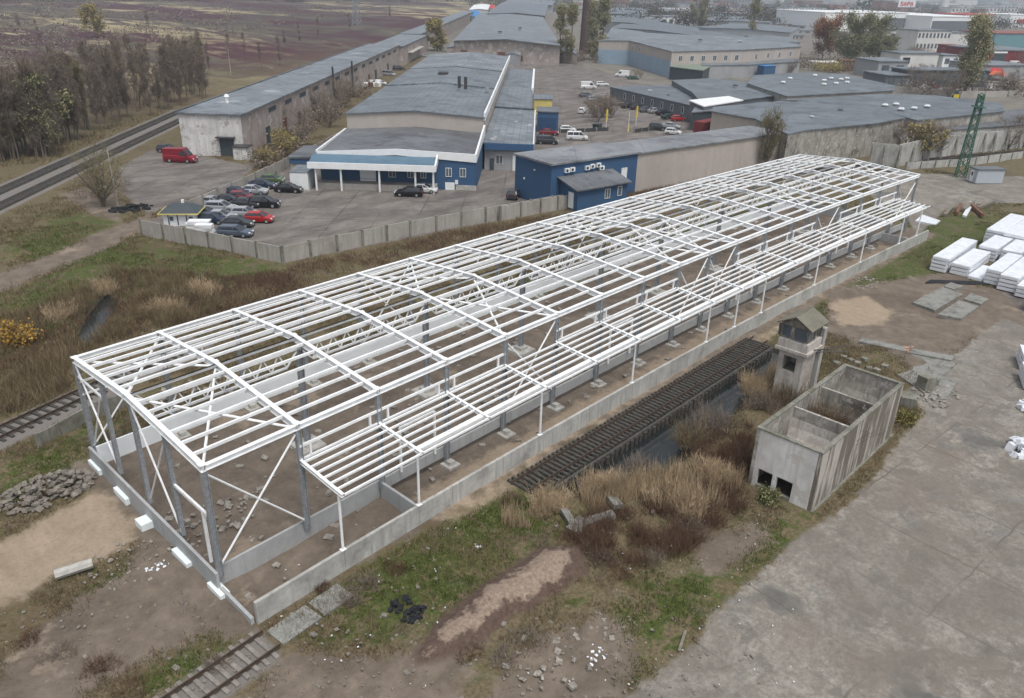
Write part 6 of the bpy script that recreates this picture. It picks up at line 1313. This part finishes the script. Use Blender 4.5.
r,L_,h_=blk('pale_shed','pale grey shed with one dark window below the school',898,936,54,68,14,'city_pale',0,0); obj('window',MB().box(L_*.08,L_*.26,-.15,-.01,h_*.3,h_*.75),'glass',r)
blk('grey_shed','slate grey shed left below the pale grey shed',876,905,62,78,16,'grey_light_wall',1,2,'roof_b'); blk('grey_shed','lower slate shed with dark door left of the bare trees',884,908,76,88,14,'grey_wall',1,2,'roof_b')
blk('white_shed','white shed left of the tall olive poplar',941,958,56,68,12,'white_trim',1,2)
blk('row_garages','long dark row of garages behind the parked far cars',905,986,71,87,10,'dark_wall',1,12,'roof_a')
r,L_,h_=blk('maroon_hall','maroon hall with dark doorway at the right edge',988,1040,51,65,30,'red_sheet',0,0,'roof_a'); obj('gate',MB().box(L_*.05,L_*.28,-.2,-.01,0,h_*.8),'dark_wall',r); obj('fascia',MB().box(L_*.05,L_*.3,-.3,-.02,h_*.84,h_*.96),'white_trim',r)
blk('teal_hall','long teal hall with brick red roof at the right edge',992,1060,34,48,30,'teal',0,0,'red_roof')
blk('grey_store','grey store between the maroon hall and the orange canopy',980,1030,66,78,20,'grey_light_wall',0,0,'roof_b')
r,L_,h_=blk('sign_store','white store with red sign at the right edge',1008,1040,15,27,40,'white_trim',0,0,'white_trim')
for i,(a,b) in enumerate(((.22,.27),(.29,.335),(.355,.40),(.42,.455))): obj('sign_letter',MB().box(L_*a,L_*b,-.6,-.1,h_*.3,h_*.62),'sign_red',r)
blk('red_strip_store','white store with red strip behind the tall poplar',962,1008,15,26,40,'city_pale',0,0,'sign_red')
r,L_,h_=blk('apartment_tower','pale apartment tower with big red letters on a white sign',896,913,3,14,20,'city_brick',3,6)
obj('sign_board',MB().box(0,L_,-.7,-.2,h_*.62,h_*1.25),'white_trim',r)
def letters(root,txt,x0,x1,z0,z1,y):
    # block letters cut from bars
    F_={'S':['111','100','111','001','111'],'A':['010','101','111','101','101'],'P':['111','101','111','100','100'],'O':['111','101','101','101','111'],'R':['110','101','110','101','101'],'G':['111','100','101','101','111']}
    n=len(txt); cw=(x1-x0)/n
    for i,ch in enumerate(txt):
        mb=MB(); g_=F_[ch]; px_=cw*.78/3; pz=(z1-z0)/5
        for rr_,row in enumerate(g_):
            for cc_,v in enumerate(row):
                if v=='1': mb.box(x0+cw*i+px_*cc_,x0+cw*i+px_*(cc_+1)-.01,y-.3,y,z1-pz*(rr_+1)+.01,z1-pz*rr_)
        obj('sign_letter',mb,'sign_red',root)
letters(r,'CAPA'.replace('C','S') if 0 else 'SAPA',L_*.12,L_*.88,h_*.72,h_*1.12,-.75)
blk('apartment_tower','brick red apartment tower left of the tower with the sign',881,893,1,13,20,'city_brick',3,4); blk('apartment_tower','pale tower block at the top behind the dark firs',866,880,-2,8,20,'city_pale',3,5)
blk('white_block','white block with dark windows above the glass mall',950,971,8,17,18,'city_pale',2,6); blk('grey_block','long pale grey block at the top right',984,1016,8,17,18,'city_pale',2,9); blk('brick_block','brick block between the white block and the grey block',970,985,9,17,18,'city_brick')
p=G(943,10); r=thing('white_silo','pale round chimney tower on the skyline of the town','silo',(p[0],p[1],0)); obj('shaft',MB().tube([(0,0,0),(0,0,55)],[9,7],14),'city_pale',r)
blk('rust_container','orange rusty container row behind the skylight hall',841,862,61,71,3,'rust',0,0,'rust','container'); blk('rust_container','brown container with white patch beside the orange one',862,877,64,72,3,'rust',0,0,'rust','container')
blk('hoop_tent','pale hoop tent behind the yellow hedge',816,840,63,69,6,'white_trim',0,0,'white_trim','tent')
p=G(765,70)
for i,(x,y,s) in enumerate(((857,12,1),(862,12,1.2),(868,12,1.1))):
    pr=tree_meshes(20,3.2,300+i,leaf='leaf_dark',nleaf=900,lsize=1.,base=.05,ntw=100); plant(pr,'fir_tree',('left','middle','right')[i]+' one of three dark firs before the far towers','fir',x,y,sc=s*1.3)
rr=random.Random(12); mats=['city_pale','city_grey','city_brick','grey_light_wall','city_grey','city_pale']
for i in range(170):
    x=rr.uniform(560,1060); y=rr.uniform(-1,24) if x>700 else rr.uniform(0,15)
    if 780<x<1024 and y>9 and rr.random()<.8: continue
    wpx=rr.uniform(10,36)*(.6+y/30); blk('town_building','small hazy building somewhere among the far town roofs',x,x+wpx,y-rr.uniform(2.0,4.5)-(2 if y<6 else 0),y,rr.uniform(12,40),rr.choice(mats),1 if rr.random()<.4 else 0,5,rr.choice(['roof_a','roof_b','roof_d','red_roof']),'building','small far buildings of the hazy town')
for i in range(34):
    x=rr.uniform(640,800); y=rr.uniform(22,44)
    if 590<x<720 and y>36: continue
    wpx=rr.uniform(14,34); blk('yard_building','low shed among the roofs between the poplars and the rust brown tree',x,x+wpx,y-rr.uniform(2.5,5),y,rr.uniform(10,26),rr.choice(['grey_light_wall','beige_wall','city_grey','brick_pale']),1,4,rr.choice(['roof_a','roof_b','roof_d']),'shed','low sheds beyond the two-tone hall')
for i in range(26):
    x=rr.uniform(900,1050); y=rr.uniform(60,98); plant(sb[i%3],'bare_bush','bare bush in the far yards at the right','bush',x,y,sc=rr.uniform(.5,1.),group='bare bushes in the far yards')
# ------------------------------------------------------------------ air
vm=bpy.data.materials.new('haze'); vm.use_nodes=True; n=vm.node_tree; n.nodes.remove(n.nodes['Principled BSDF']); pv=n.nodes.new('ShaderNodeVolumePrincipled')
pv.inputs['Color'].default_value=(.72,.81,.93,1); pv.inputs['Density'].default_value=HAZE; pv.inputs['Anisotropy'].default_value=.2
n.links.new(pv.outputs[0],n.nodes['Material Output'].inputs['Volume']); M['haze']=vm
hz=obj('haze',MB().box(-9500,12500,-9500,12500,-3,95),'haze'); tag(hz,kind='stuff')
